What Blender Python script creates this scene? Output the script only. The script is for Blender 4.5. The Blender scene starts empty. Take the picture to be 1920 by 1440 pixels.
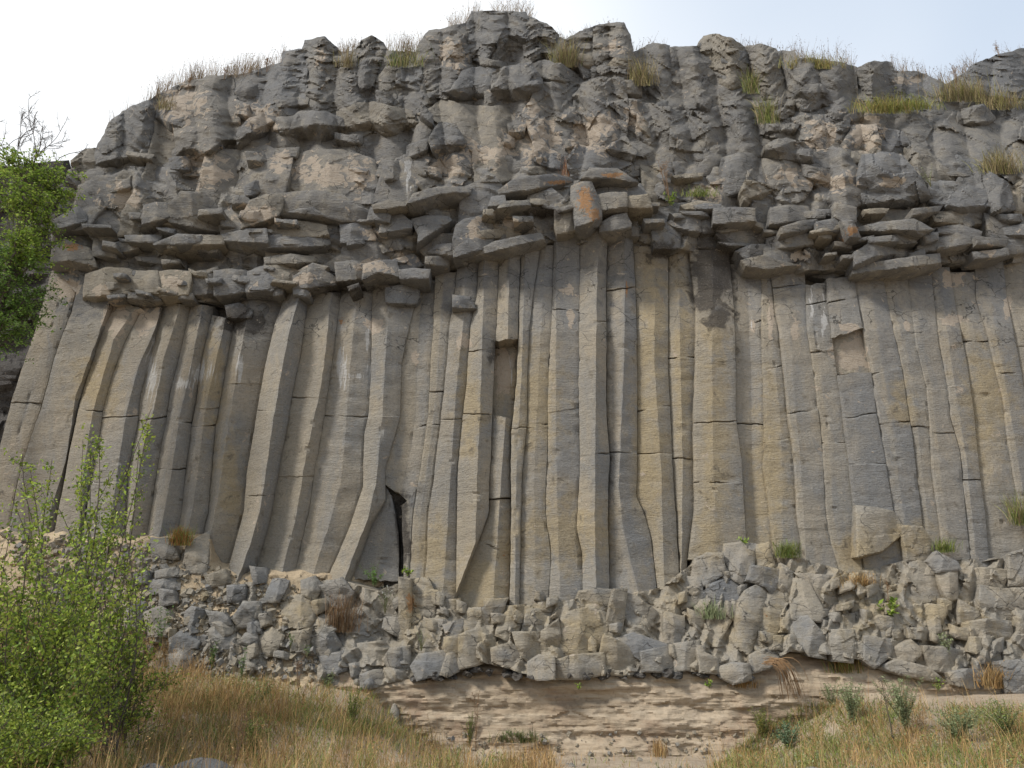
import bpy, math, random
import numpy as np
from mathutils import Vector, Matrix
from mathutils.geometry import delaunay_2d_cdt

# ------------------------------------------------------------ camera, sky, sun, exposure
SC = bpy.context.scene
PITCH = math.radians(19.6)
FPX = 1385.0                      # focal length in photo pixels (1920 wide)
EYE = 1.7
cam = bpy.data.cameras.new("camera"); camo = bpy.data.objects.new("camera", cam)
SC.collection.objects.link(camo)
camo.location = (0, 0, EYE); camo.rotation_euler = (math.radians(90) + PITCH, 0, 0)
cam.sensor_width = 36.0; cam.lens = 36.0 * FPX / 1920.0
cam.clip_start = 0.1; cam.clip_end = 3000
SC.camera = camo
SC.render.resolution_x = 1024; SC.render.resolution_y = 768

SUN_EL, SUN_AZ = math.radians(44), math.radians(-118)    # azimuth from +Y (north) clockwise: behind the camera, left
w = bpy.data.worlds.new("World"); SC.world = w; w.use_nodes = True
nt = w.node_tree; nt.nodes.clear()
def N(nt, t, **k):
    n = nt.nodes.new(t)
    for a, b in k.items(): setattr(n, a, b)
    return n
out = N(nt, 'ShaderNodeOutputWorld'); bg = N(nt, 'ShaderNodeBackground'); bg.inputs[1].default_value = 0.06
sky = N(nt, 'ShaderNodeTexSky', sky_type='NISHITA'); sky.sun_disc = False
sky.sun_elevation = SUN_EL; sky.sun_rotation = SUN_AZ; sky.air_density = 1.0; sky.dust_density = 2.0
tc = N(nt, 'ShaderNodeTexCoord')
mp = N(nt, 'ShaderNodeMapping'); mp.inputs['Scale'].default_value = (1.0, 1.0, 1.6); mp.inputs['Location'].default_value = (0.35, 0.1, 0.25)
no = N(nt, 'ShaderNodeTexNoise'); no.inputs['Scale'].default_value = 1.5; no.inputs['Detail'].default_value = 3; no.inputs['Roughness'].default_value = 0.4
ramp = N(nt, 'ShaderNodeMapRange'); ramp.inputs[1].default_value = 0.35; ramp.inputs[2].default_value = 0.66
ramp.inputs[3].default_value = 0.0; ramp.inputs[4].default_value = .5
# cloud cover is thicker towards the upper left of the view
dotn = N(nt, 'ShaderNodeVectorMath', operation='DOT_PRODUCT'); dotn.inputs[1].default_value = Vector((-0.50, 1.0, 0.85)).normalized()
addn = N(nt, 'ShaderNodeMapRange'); addn.interpolation_type = 'SMOOTHSTEP'; addn.inputs[1].default_value = 0.80; addn.inputs[2].default_value = 1.0; addn.inputs[3].default_value = 0; addn.inputs[4].default_value = 0.95
ad = N(nt, 'ShaderNodeMath', operation='ADD'); ad.use_clamp = True
mx = N(nt, 'ShaderNodeMix', data_type='RGBA'); mx.inputs[7].default_value = (6.9, 7.05, 7.2, 1)
L = nt.links.new
L(tc.outputs['Generated'], mp.inputs[0]); L(mp.outputs[0], no.inputs['Vector']); L(no.outputs[0], ramp.inputs[0])
L(tc.outputs['Generated'], dotn.inputs[0]); L(dotn.outputs['Value'], addn.inputs[0])
L(ramp.outputs[0], ad.inputs[0]); L(addn.outputs[0], ad.inputs[1]); L(ad.outputs[0], mx.inputs[0])
veil = N(nt, 'ShaderNodeMix', data_type='RGBA'); veil.inputs[0].default_value = .85; veil.inputs[7].default_value = (4.1, 4.8, 5.75, 1)
L(sky.outputs[0], veil.inputs[6]); L(veil.outputs[2], mx.inputs[6]); L(mx.outputs[2], bg.inputs[0]); L(bg.outputs[0], out.inputs[0])

sl = bpy.data.lights.new("sun", 'SUN'); sl.energy = 1.5; sl.angle = math.radians(11); sl.color = (1, 0.96, 0.9)
slo = bpy.data.objects.new("sun", sl); SC.collection.objects.link(slo)
sd = Vector((math.sin(SUN_AZ) * math.cos(SUN_EL), math.cos(SUN_AZ) * math.cos(SUN_EL), math.sin(SUN_EL)))
slo.rotation_euler = sd.to_track_quat('Z', 'Y').to_euler()
SC.view_settings.view_transform = 'Standard'; SC.view_settings.look = 'None'
SC.view_settings.exposure = 1.44; SC.view_settings.gamma = 1.0

# ------------------------------------------------------------ helpers
rng = np.random.default_rng(7); random.seed(7)
cT, sT = math.cos(PITCH), math.sin(PITCH)
def ray(u, v):
    zc = (720.0 - v) / FPX; yc = cT - zc * sT
    return (u - 960.0) / FPX / yc, (sT + zc * cT) / yc
def P(u, v, Y):
    rx, rz = ray(u, v)
    return np.stack([rx * Y, Y + 0 * rx, EYE + rz * Y], -1)
def _h(i, j, k, s):
    i = i.astype(np.int64); j = j.astype(np.int64); k = np.asarray(k).astype(np.int64)
    n = (i * 374761393 + j * 668265263 + k * 2147483647 + s * 1274126177) & 0xffffffff
    n = ((n ^ (n >> 13)) * 1274126177) & 0xffffffff
    n = ((n ^ (n >> 16)) * 2246822519) & 0xffffffff
    return ((n ^ (n >> 15)) & 0xffffff) / float(0xffffff)
def vn(x, y, z=0.0, s=0):
    x, y, z = np.broadcast_arrays(np.asarray(x, float), np.asarray(y, float), np.asarray(z, float))
    a, b, c = np.floor(x), np.floor(y), np.floor(z); fx, fy, fz = x - a, y - b, z - c
    fx = fx * fx * (3 - 2 * fx); fy = fy * fy * (3 - 2 * fy); fz = fz * fz * (3 - 2 * fz)
    r = 0
    for i in (0, 1):
        for j in (0, 1):
            for k in (0, 1):
                r = r + _h(a + i, b + j, c + k, s) * (fx if i else 1 - fx) * (fy if j else 1 - fy) * (fz if k else 1 - fz)
    return r * 2 - 1
def fbm(x, y, z=0.0, o=4, s=0):
    r, a, f = 0, 0.5, 1.0
    for k in range(o):
        r = r + a * vn(np.asarray(x) * f + 17.3 * k, np.asarray(y) * f - 9.1 * k, np.asarray(z) * f, s + k); a *= 0.5; f *= 2.03
    return r
def facet(x, z, sc, sx=1.0, amp=0.1, s=0, step=0.6):
    """broken rock: every Voronoi cell is its own tilted plane"""
    X = x / (sc * sx); Z = z / sc
    i, j = np.floor(X), np.floor(Z)
    best = np.full(X.shape, 1e9); o = np.zeros(X.shape)
    for a in (-1, 0, 1):
        for b in (-1, 0, 1):
            ci, cj = i + a, j + b
            dx = X - (ci + _h(ci, cj, 0 * ci, s)); dz = Z - (cj + _h(ci, cj, 0 * ci + 1, s))
            d = dx * dx + dz * dz; m = d < best
            val = (_h(ci, cj, 0 * ci + 2, s) - .5) * 2 * step + (_h(ci, cj, 0 * ci + 3, s) - .5) * 2 * dx + (_h(ci, cj, 0 * ci + 4, s) - .5) * 2 * dz
            best = np.where(m, d, best); o = np.where(m, val, o)
    return o * amp
def lam(x, z, h=0.13, amp=0.05, s=0, dip=0.15):
    """thin plates weathered out of the rock"""
    zz = z + dip * x + 0.22 * fbm(x * 0.8, z * 0.8, 0, 3, s + 40)
    k = zz / h + 0.9 * vn(x * 0.7, z * 0.3, 0, s + 5); f = k - np.floor(k); a = np.floor(x * 0.9 + 3 * _h(np.floor(k), 0 * k, 0 * k, s))
    r = _h(np.floor(k), a, 0 * k, s + 1)
    return amp * ((1 - f) * 0.9 + (r - .5) * 1.3) * np.clip(0.6 + 1.2 * vn(x * .6, z * .6, 0, s + 9), .15, 1.4)
def trin(x, z, sc, sx=1.0, s=0, rot=.4):
    """flat triangular facets meeting in sharp ridges"""
    x, z = x + .35 * sc * vn(x / sc * .6, z / sc * .6, 0, s + 60), z + .35 * sc * vn(x / sc * .6 + 5, z / sc * .6, 0, s + 61)
    c, d = math.cos(rot), math.sin(rot); X = (x * c + z * d) / (sc * sx); Z = (z * c - x * d) / sc; X = X + Z * .577; Z = Z * 1.155
    i, j = np.floor(X), np.floor(Z); f, g = X - i, Z - j; k = 0 * i; m = f + g < 1
    h = lambda a, b: _h(i + a, j + b, k, s)
    return np.where(m, h(0, 0) * (1 - f - g) + h(1, 0) * f + h(0, 1) * g, h(1, 1) * (f + g - 1) + h(0, 1) * (1 - f) + h(1, 0) * (1 - g)) * 2 - 1
def plates(x, z, amp, s, dip):
    """angular slabs that overlap like a worn stack, dipping to one side"""
    c, d = math.cos(dip), math.sin(dip); X = x * c + z * d + .06 * vn(z * 3, x, 0, s); Z = -x * d + z * c + .07 * fbm(x * 1.5, z * 1.5, 0, 3, s + 2)
    k = np.clip(.75 + .9 * vn(x * .9, z * .9, 0, s + 8), .2, 1.4)
    return (facet(X, Z, .20, 3.8, amp * .40, s + 1, .75) + trin(X, Z, .13, 3.2, s + 4, .1) * amp * .30 + facet(X, Z, .085, 4.5, amp * .18, s + 5, .8)) * k
def lin(line, v):
    """x of a traced line at height v, extended straight past its ends"""
    p = line; vs = p[:, 1]; xs = p[:, 0]; r = np.interp(v, vs, xs)
    s0 = (xs[1] - xs[0]) / (vs[1] - vs[0]); s1 = (xs[-1] - xs[-2]) / (vs[-1] - vs[-2])
    r = np.where(v < vs[0], xs[0] + s0 * (v - vs[0]), r)
    return np.where(v > vs[-1], xs[-1] + s1 * (v - vs[-1]), r)
def PL(t):
    return np.array([[float(a) for a in q.split(',')] for q in t.split()])

_DV = [-40, 20, 90, 160, 230, 300, 380, 450, 500, 560, 620, 1050, 1150, 1280]
_DY = [20.2, 19.7, 19.2, 18.8, 18.45, 18.2, 18.1, 18.25, 18.4, 18.3, 18.1, 18.0, 17.8, 17.35]
def D0(u, v):
    y = np.interp(v, _DV, _DY)
    y = y + np.clip((200 - u) / 200, 0, 2) ** 2 * 1.1
    y = y + np.clip((u - 1560) / 360, 0, 1.5) * np.clip((330 - v) / 300, 0, 1.2) * 3.2
    y = y - 0.22 * np.exp(-((u - 1000) / 190) ** 2) + 0.12 * np.sin(u / 150.0)
    return y

# ------------------------------------------------------------ stain map (stone colours plus painted recess shade, by place on the cliff)
BL = []   # channel, u, v, ru, rv, strength
def blobs(ch, t, st=1.0):
    for q in t.split():
        a = [float(b) for b in q.split(',')]; BL.append((ch, a[0], a[1], a[2], a[3], st))
# 0 tan patches, 1 orange lichen, 2 white streaks, 3 ochre stain, 4 fresh blue-grey, 5 dark stain, also shade painted into recesses and the back wall
blobs(0, "125,540,28,22 215,600,22,35 270,600,26,26 700,612,12,14 870,642,14,14 778,672,8,14 1068,545,9,12 1070,600,6,22 945,690,16,55 1595,668,24,22 1592,612,16,8 1890,575,8,22 1788,600,26,9 1700,612,8,12 1445,600,5,34 1412,610,6,14 1780,520,22,14 190,545,15,15 320,530,22,16 1790,650,6,6 1490,620,7,22")
blobs(0, "480,400,45,22 590,320,45,30 520,300,30,25 400,330,40,30 340,200,60,40 840,310,40,30 900,290,50,25 1010,260,45,50 1100,250,50,40 960,270,35,25 670,330,40,30 1560,340,50,20 1540,250,35,30 1625,250,35,35 230,370,40,30 1330,360,40,20 700,500,40,15 760,480,30,15 570,520,40,15 890,430,20,25 480,215,40,25 1190,220,20,30 850,100,30,30 1130,230,40,20 1000,200,20,20 620,330,40,30 370,300,30,20 1480,330,30,20 1680,340,30,16 330,150,30,14 600,110,14,20 1150,90,20,16 500,240,30,10 960,420,20,14 700,440,20,14 1500,480,20,12 1850,470,20,10 1700,150,30,10", 0.72)
blobs(1, "1098,375,17,30 1115,402,12,14 1598,432,12,12 135,463,20,9 1150,328,26,6 1045,342,26,5 640,602,6,8 1175,545,3,20 770,1130,10,22", 1.0)
blobs(1, "330,1020,18,12 1205,520,16,40 1240,560,10,60 945,1050,12,50 1435,1160,14,50 1110,1130,30,10", 0.28)
blobs(2, "765,325,7,38 283,700,12,42 345,720,18,10 450,690,6,45 690,640,5,30 668,705,22,4 692,690,3,22 1522,560,4,40 1545,600,6,40 960,690,3,40 1410,610,2,12 288,640,5,10 640,690,10,50 375,700,20,20", 0.9)
blobs(3, "1225,620,32,190 1215,860,40,220 1340,830,30,180 1340,640,30,80 1280,700,20,240 945,1030,24,70 1000,760,60,120 880,760,30,110 1060,1000,120,80 1440,900,45,200 1690,760,30,60 1450,1170,30,60 1700,1010,60,40 1100,1180,60,60 810,1050,40,80 770,1150,25,60 400,720,30,120 430,900,25,110 180,720,50,70 1850,750,60,120 1600,1050,40,60 1330,1000,30,60 900,1090,80,60 1750,1150,60,40", 0.85)
blobs(4, "1600,770,38,70 1640,870,45,90 1350,1100,34,34 1420,1100,26,36 1770,1055,34,16 815,1245,44,24 745,870,14,55 735,900,12,60 780,930,22,50 515,1105,26,22 455,1145,24,16 440,1105,18,16 1215,1210,50,22 1190,1010,40,60 745,1240,18,24 1500,1170,24,24 260,1130,50,30 360,1190,34,18 950,1230,28,16 1120,1108,30,8 750,560,38,14 700,700,20,60 1830,1260,60,22 1900,1270,30,30 1780,1210,40,26 1530,580,50,60 1000,520,60,50 580,1090,50,24 620,1200,50,30 1140,880,60,60", 0.9)
blobs(5, "1338,495,34,62", 1.5)
blobs(5, "1335,500,36,50 1325,560,30,40 1330,520,38,60 1345,590,30,30 1240,470,30,20 450,600,40,26 480,610,30,22 930,660,22,18 1500,480,30,16 755,1000,16,80 1020,400,40,14 1130,790,2,2 640,540,50,12", 0.9)  # black column top, plus shade painted into the hollow, niche and gap
blobs(0, "1595,668,30,26 1600,655,20,24 215,600,22,32 270,600,24,24 945,690,15,50 1068,545,8,12 1445,600,5,34 1592,612,18,8 130,540,22,18 705,612,12,14", 1.25)
blobs(3, "850,1200,90,50 1080,1210,130,40 1420,1180,90,60 1650,1150,100,70 1820,1180,90,60 1270,1130,60,40 560,1150,70,50 980,1150,90,40", .55)
def stain(u, v):
    M = np.zeros((len(u), 6))
    x0, x1, y0, y1 = u.min(), u.max(), v.min(), v.max()
    for ch, a, b, ra, rb, st in BL:
        if a + 2.2 * ra < x0 or a - 2.2 * ra > x1 or b + 2.2 * rb < y0 or b - 2.2 * rb > y1: continue
        g = np.exp(-((u - a) / ra) ** 2 - ((v - b) / rb) ** 2) * st
        M[:, ch] = np.maximum(M[:, ch], g)
    return M

# ------------------------------------------------------------ mesh + object building
COL = SC.collection
def link(name, me, mat=None, parent=None):
    o = bpy.data.objects.new(name, me); COL.objects.link(o)
    if mat is not None and me is not None: me.materials.append(mat)
    if parent is not None: o.parent = parent
    return o
def np_mesh(name, V, F, attrs=None, smooth=False, sharp=None):
    """V (n,3); F list of equal-length index arrays stacked (m,k)"""
    me = bpy.data.meshes.new(name); Fs = [np.asarray(f, dtype=np.int32) for f in (F if isinstance(F, list) else [F]) if len(f)]
    me.vertices.add(len(V)); me.vertices.foreach_set('co', np.asarray(V, dtype=np.float32).ravel())
    tot = sum(f.size for f in Fs); me.loops.add(tot)
    me.loops.foreach_set('vertex_index', np.concatenate([f.ravel() for f in Fs]))
    cnt = np.concatenate([np.full(len(f), f.shape[1], dtype=np.int32) for f in Fs])
    me.polygons.add(len(cnt)); st = np.concatenate([[0], np.cumsum(cnt)[:-1]]).astype(np.int32)
    me.polygons.foreach_set('loop_start', st)
    if smooth: me.polygons.foreach_set('use_smooth', np.ones(len(cnt), dtype=bool))
    else: me.polygons.foreach_set('use_smooth', np.zeros(len(cnt), dtype=bool))
    me.update(calc_edges=True)
    if sharp is not None: me.polygons.foreach_set('use_smooth', np.ones(len(cnt), dtype=bool)); me.set_sharp_from_angle(angle=math.radians(sharp))
    if attrs:
        for k, a in attrs.items():
            at = me.attributes.new(k, 'FLOAT_COLOR', 'POINT'); at.data.foreach_set('color', np.asarray(a, dtype=np.float32).ravel())
    return me
def tag(o, label=None, cat=None, group=None, kind=None):
    if label: o['label'] = label
    if cat: o['category'] = cat
    if group: o['group'] = group
    if kind: o['kind'] = kind
    return o
def empty(name, loc):
    o = bpy.data.objects.new(name, None); COL.objects.link(o); o.location = loc; o.empty_display_size = .3; return o
def tri_area_fix(V, T, want=None):
    """turn triangles to face the camera"""
    a, b, c = V[T[:, 0]], V[T[:, 1]], V[T[:, 2]]
    n = np.cross(b - a, c - a); d = (np.array([0, 0, EYE]) - a); f = (n * d).sum(1) < 0
    T[f] = T[f][:, ::-1]; return T

def inpoly(pt, poly):
    x, y = pt[:, 0], pt[:, 1]; r = np.zeros(len(pt), bool); n = len(poly)
    for i in range(n):
        x1, y1 = poly[i]; x2, y2 = poly[(i + 1) % n]
        c = ((y1 > y) != (y2 > y)) & (x < (x2 - x1) * (y - y1) / (y2 - y1 + 1e-12) + x1); r ^= c
    return r
def distpoly(pt, poly):
    d = np.full(len(pt), 1e9); n = len(poly)
    for i in range(n):
        a = poly[i]; b = poly[(i + 1) % n]; ab = b - a; t = np.clip(((pt - a) @ ab) / (ab @ ab + 1e-9), 0, 1)
        d = np.minimum(d, np.hypot(*(pt - a - t[:, None] * ab).T))
    return d
def roughen(poly, sp, amp, seed):
    out = []; n = len(poly); L = 0
    for i in range(n):
        a, b = poly[i], poly[(i + 1) % n]; d = b - a; l = math.hypot(*d)
        if l < 1e-6: continue
        k = max(1, int(round(l / sp))); nn = np.array([-d[1], d[0]]) / l
        for j in range(k):
            t = j / k; q = a + d * t
            env = min(1.0, 0.35 + 2.5 * min(t, 1 - t))
            out.append(q + nn * amp * env * 2 * float(fbm(q[0] / 13.0, q[1] / 13.0, seed * 1.7, 3, seed)))
    return np.array(out)

def grown(poly, g):
    n = len(poly); ar = sum(poly[i][0] * poly[(i + 1) % n][1] - poly[(i + 1) % n][0] * poly[i][1] for i in range(n)); sg = 1 if ar > 0 else -1; out = []
    for i in range(n):
        a, b, c = poly[i - 1], poly[i], poly[(i + 1) % n]; d1 = (b - a) / (np.hypot(*(b - a)) + 1e-9); d2 = (c - b) / (np.hypot(*(c - b)) + 1e-9)
        nn = np.array([d1[1] + d2[1], -d1[0] - d2[0]]) * sg; l = np.hypot(*nn)
        if l < .5: out.append(b); continue
        out.append(b + nn / l * g)
    return np.array(out)
def rock(name, poly, mat, parent, p=0.3, s=4.0, fac=0.06, lm=0.0, bulge=0.0, under=None, tilt=None, grow=0.0, thick=0.9, seed=0, zone=0.0,
         edge=1.6, split=0.0, dark=0.0, lh=.11, rib=.30, Y=None, bev=0.5, tint=None, depth=None, fs=0.45, back=True, rough=0.03):
    poly = PL(poly) if isinstance(poly, str) else poly
    R = np.random.default_rng(1000 + seed)
    if grow: poly = grown(poly, grow)
    if tilt is None: tilt = (R.uniform(-.28, .28), R.uniform(-.22, .15)) if bev > 0 else (0, 0)
    b = roughen(poly, s, edge, seed)
    lo, hi = b.min(0), b.max(0)
    gx, gy = np.meshgrid(np.arange(lo[0], hi[0], s), np.arange(lo[1], hi[1], s * 0.87))
    gx = gx + (np.arange(gx.shape[0]) % 2)[:, None] * s * .5
    pt = np.stack([gx.ravel(), gy.ravel()], 1) + R.uniform(-.22, .22, (gx.size, 2)) * s
    pt = pt[inpoly(pt, b)]
    if len(pt):
        pt = pt[distpoly(pt, b) > s * 0.55]
    allp = np.vstack([b, pt])
    vs, es, fs_, ov, oe, of = delaunay_2d_cdt([Vector(q) for q in allp], [], [list(range(len(b)))], 1, 1e-4)
    uv = np.array([[q.x, q.y] for q in vs]); T = np.array([list(f) for f in fs_ if len(f) == 3], dtype=np.int64)
    u, v = uv[:, 0], uv[:, 1]; dist = distpoly(uv, b)
    c = uv.mean(0); Yb = D0(u, v) if Y is None else (Y(u, v) if callable(Y) else np.full(len(u), float(Y)))
    Yc = float(D0(np.array([c[0]]), np.array([c[1]]))[0]) if Y is None else float(np.mean(Yb))
    m = Yc / FPX
    w = (hi[0] - lo[0]) * m; h = (hi[1] - lo[1]) * m
    X = (u - c[0]) * m; Z = -(v - c[1]) * m
    if bev > 0:                                   # blocks follow their own plane, not the wall's
        Yb = Yb * 0.25 + 0.75 * Yc if (w < 2.2 and h < 2.2) else Yb
    y = Yb - p + tilt[0] * X + tilt[1] * Z
    # bevel planes of a convex block
    if bev > 0:
        f = np.zeros(len(u)); K = 5; ph0 = R.uniform(0, 6.28)
        for k in range(K):
            ph = ph0 + k * 6.283 / K + R.uniform(-.4, .4)
            tx, tz = math.cos(ph), math.sin(ph); sl = R.uniform(.5, 2.0)
            ext = abs(tx) * w / 2 + abs(tz) * h / 2
            f = np.maximum(f, sl * (tx * X + tz * Z - ext * R.uniform(.5, 1.05)))
        y = y + bev * f
    if split:                                     # a broken column shows two or three flat faces
        xr = R.uniform(-.22, .22) * w; sk = R.uniform(-.25, .25); xx = X - xr - sk * Z
        y = y + split * (np.maximum(0, xx) * R.uniform(.25, 1.1) + np.maximum(0, -xx) * R.uniform(.1, .7))
        zr = R.uniform(-.1, .3) * h; y = y + split * np.maximum(0, Z - zr + .2 * X) * R.uniform(.0, .9)
    if bulge:
        order = np.floor((v - lo[1]) / 8).astype(int); mn = np.full(order.max() + 1, 1e9); mxx = np.full(order.max() + 1, -1e9)
        np.minimum.at(mn, order, u); np.maximum.at(mxx, order, u)
        kk = np.ones(3) / 3; mn = np.convolve(np.pad(mn, 1, 'edge'), kk, 'valid'); mxx = np.convolve(np.pad(mxx, 1, 'edge'), kk, 'valid')
        t = (u - (mn + mxx)[order] / 2) / np.maximum((mxx - mn)[order] / 2, 6)
        y = y + bulge * np.clip(np.abs(t), 0, 1.1) ** 2.4
    if under is not None:                         # a real underside, seen from below
        if isinstance(under, str):
            lp = PL(under); lv = np.interp(u, lp[:, 0], lp[:, 1])
        else:
            order = np.clip(np.round((u - lo[0]) / s).astype(int), 0, None); bt = np.full(order.max() + 1, -1e9)
            np.maximum.at(bt, order, v); xx_ = lo[0] + np.arange(len(bt)) * s; ok = (bt > 0) & (xx_ > lo[0] + .18 * (hi[0] - lo[0])) & (xx_ < hi[0] - .18 * (hi[0] - lo[0]))
            pf = np.polyfit(xx_[ok], bt[ok], 1) if ok.sum() > 2 else np.array([0, hi[1]])
            lv = np.polyval(pf, u) - under * .85 * (hi[1] - lo[1] - abs(pf[0]) * (hi[0] - lo[0]) * .6)
        lv = lv + 2.0 * fbm(u / 22.0, c[1] / 30 + 0 * u, 0, 3, seed)
        z1 = ray(u, lv)[1]; z2 = ray(u, v)[1]
        y = np.where(v > lv, y + (y * z1 / z2 - y) * 0.9, y)
    wx = (u - 960) * m; wz = (720 - v) * m
    y = y + facet(wx + .15 * fbm(wx * 2, wz * 2, 0, 2, seed), wz + .1 * fbm(wx * 2 + 9, wz * 2, 0, 2, seed), fs * 1.3, 1.3, fac * .38, seed) + trin(wx, wz, fs * 1.05, 1.2, seed + 1, R.uniform(0, 3)) * fac * .75 + trin(wx, wz, fs * .42, 1.5, seed + 3, R.uniform(-.5, .5)) * fac * .32
    if lm:                                        # old column joints run up through the weathered top
        rb_ = np.abs(((u + 16 * vn(v / 90., u / 400., 0, 44) + (v - 250) * (960 - u) / 5200) / 66.0) % 1 - .5) * 2
        y = y + (1 - rb_) ** 1.5 * rib * np.clip((400 - v) / 150, 0, 1); wz = wz + .30 * rb_ * np.clip(1.2 * vn(wx * .3, wz * .3, 0, 45) + .6, 0, 1)
    if lm: y = y + plates(wx, wz, lm, seed, R.uniform(-.3, .3)) * np.clip((330 - v) / 130, .25, 1)
    y = y + rough * fbm(wx * 6, wz * 6, 0, 3, seed + 50)
    y = y + np.clip(1 - dist / (s * 1.2), 0, 1) ** 2 * 0.02
    V = P(u, v, y)
    T = tri_area_fix(V, T)
    F = [T]
    if back:
        e = np.concatenate([T[:, [0, 1]], T[:, [1, 2]], T[:, [2, 0]]]); key = {}
        for a_, b_ in e.tolist():
            if (b_, a_) in key: del key[(b_, a_)]
            else: key[(a_, b_)] = 1
        be = np.array(list(key.keys()), dtype=np.int64)
        if len(be):
            bi = np.unique(be); mp_ = {int(q): i for i, q in enumerate(bi)}; n0 = len(V)
            yb = np.maximum(y[bi] + thick, y[bi] * 0 + Yc - p + thick)
            Vb = V[bi].copy(); Vb[:, 1] = yb
            cc = V.mean(0); Vb[:, 0] += (cc[0] - Vb[:, 0]) * .08; Vb[:, 2] += (cc[2] - Vb[:, 2]) * .08
            cb = Vb.mean(0)[None]
            q = np.array([[b_, a_, n0 + mp_[a_], n0 + mp_[b_]] for a_, b_ in be.tolist()], dtype=np.int64)
            tc_ = np.array([[n0 + mp_[b_], n0 + mp_[a_], n0 + len(bi)] for a_, b_ in be.tolist()], dtype=np.int64)
            V = np.vstack([V, Vb, cb]); F += [tc_, q]
            u = np.concatenate([u, u[bi], [c[0]]]); v = np.concatenate([v, v[bi], [c[1]]])
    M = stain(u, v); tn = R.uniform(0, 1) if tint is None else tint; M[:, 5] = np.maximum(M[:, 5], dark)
    A = np.concatenate([M[:, :3], np.full((len(u), 1), zone)], 1); B = np.concatenate([M[:, 3:], np.full((len(u), 1), tn)], 1)
    base = None
    if parent is None:
        base = V.min(0) * 0 + np.array([V[:, 0].mean(), V[:, 1].mean(), V[:, 2].min()]); V = V - base
    me = np_mesh(name, V, F, {'ma': A, 'mb': B}, sharp=16)
    o = link(name, me, mat, parent)
    if base is not None: o.location = base
    return o
# ------------------------------------------------------------ materials
def newmat(name):
    m = bpy.data.materials.new(name); m.use_nodes = True; nt = m.node_tree; nt.nodes.clear()
    o = N(nt, 'ShaderNodeOutputMaterial'); b = N(nt, 'ShaderNodeBsdfPrincipled'); nt.links.new(b.outputs[0], o.inputs[0])
    b.inputs['Specular IOR Level'].default_value = 0.25
    return m, nt, b
class G:
    """tiny node-graph shorthand"""
    def __init__(s, nt): s.nt = nt; s.pos = N(nt, 'ShaderNodeNewGeometry').outputs['Position']
    def l(s, a, b):
        if isinstance(a, (int, float, tuple)): b.default_value = a
        else: s.nt.links.new(a, b)
    def scale(s, v):
        n = N(s.nt, 'ShaderNodeVectorMath', operation='MULTIPLY'); s.l(s.pos, n.inputs[0]); n.inputs[1].default_value = v; return n.outputs[0]
    def noise(s, vec, sc, det=4, ro=.55, dist=0.0):
        n = N(s.nt, 'ShaderNodeTexNoise'); s.l(vec, n.inputs['Vector']); n.inputs['Scale'].default_value = sc
        n.inputs['Detail'].default_value = det; n.inputs['Roughness'].default_value = ro; n.inputs['Distortion'].default_value = dist; return n.outputs[0]
    def mr(s, x, a, b, c=0.0, d=1.0, smooth=False):
        n = N(s.nt, 'ShaderNodeMapRange'); s.l(x, n.inputs[0])
        for i, q in enumerate((a, b, c, d)): n.inputs[i + 1].default_value = q
        if smooth: n.interpolation_type = 'SMOOTHSTEP'
        return n.outputs[0]
    def m(s, op, a, b=0.0, clamp=False):
        n = N(s.nt, 'ShaderNodeMath', operation=op); n.use_clamp = clamp; s.l(a, n.inputs[0]); s.l(b, n.inputs[1]); return n.outputs[0]
    def mix(s, f, a, b, blend='MIX'):
        n = N(s.nt, 'ShaderNodeMix', data_type='RGBA', blend_type=blend); s.l(f, n.inputs[0]); s.l(a, n.inputs[6]); s.l(b, n.inputs[7]); return n.outputs[2]
    def attr(s, name):
        n = N(s.nt, 'ShaderNodeAttribute'); n.attribute_name = name; sp = N(s.nt, 'ShaderNodeSeparateColor')
        s.nt.links.new(n.outputs['Color'], sp.inputs[0]); return sp.outputs[0], sp.outputs[1], sp.outputs[2], n.outputs['Alpha']
def c4(r, g, b): return (r, g, b, 1.0)

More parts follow.
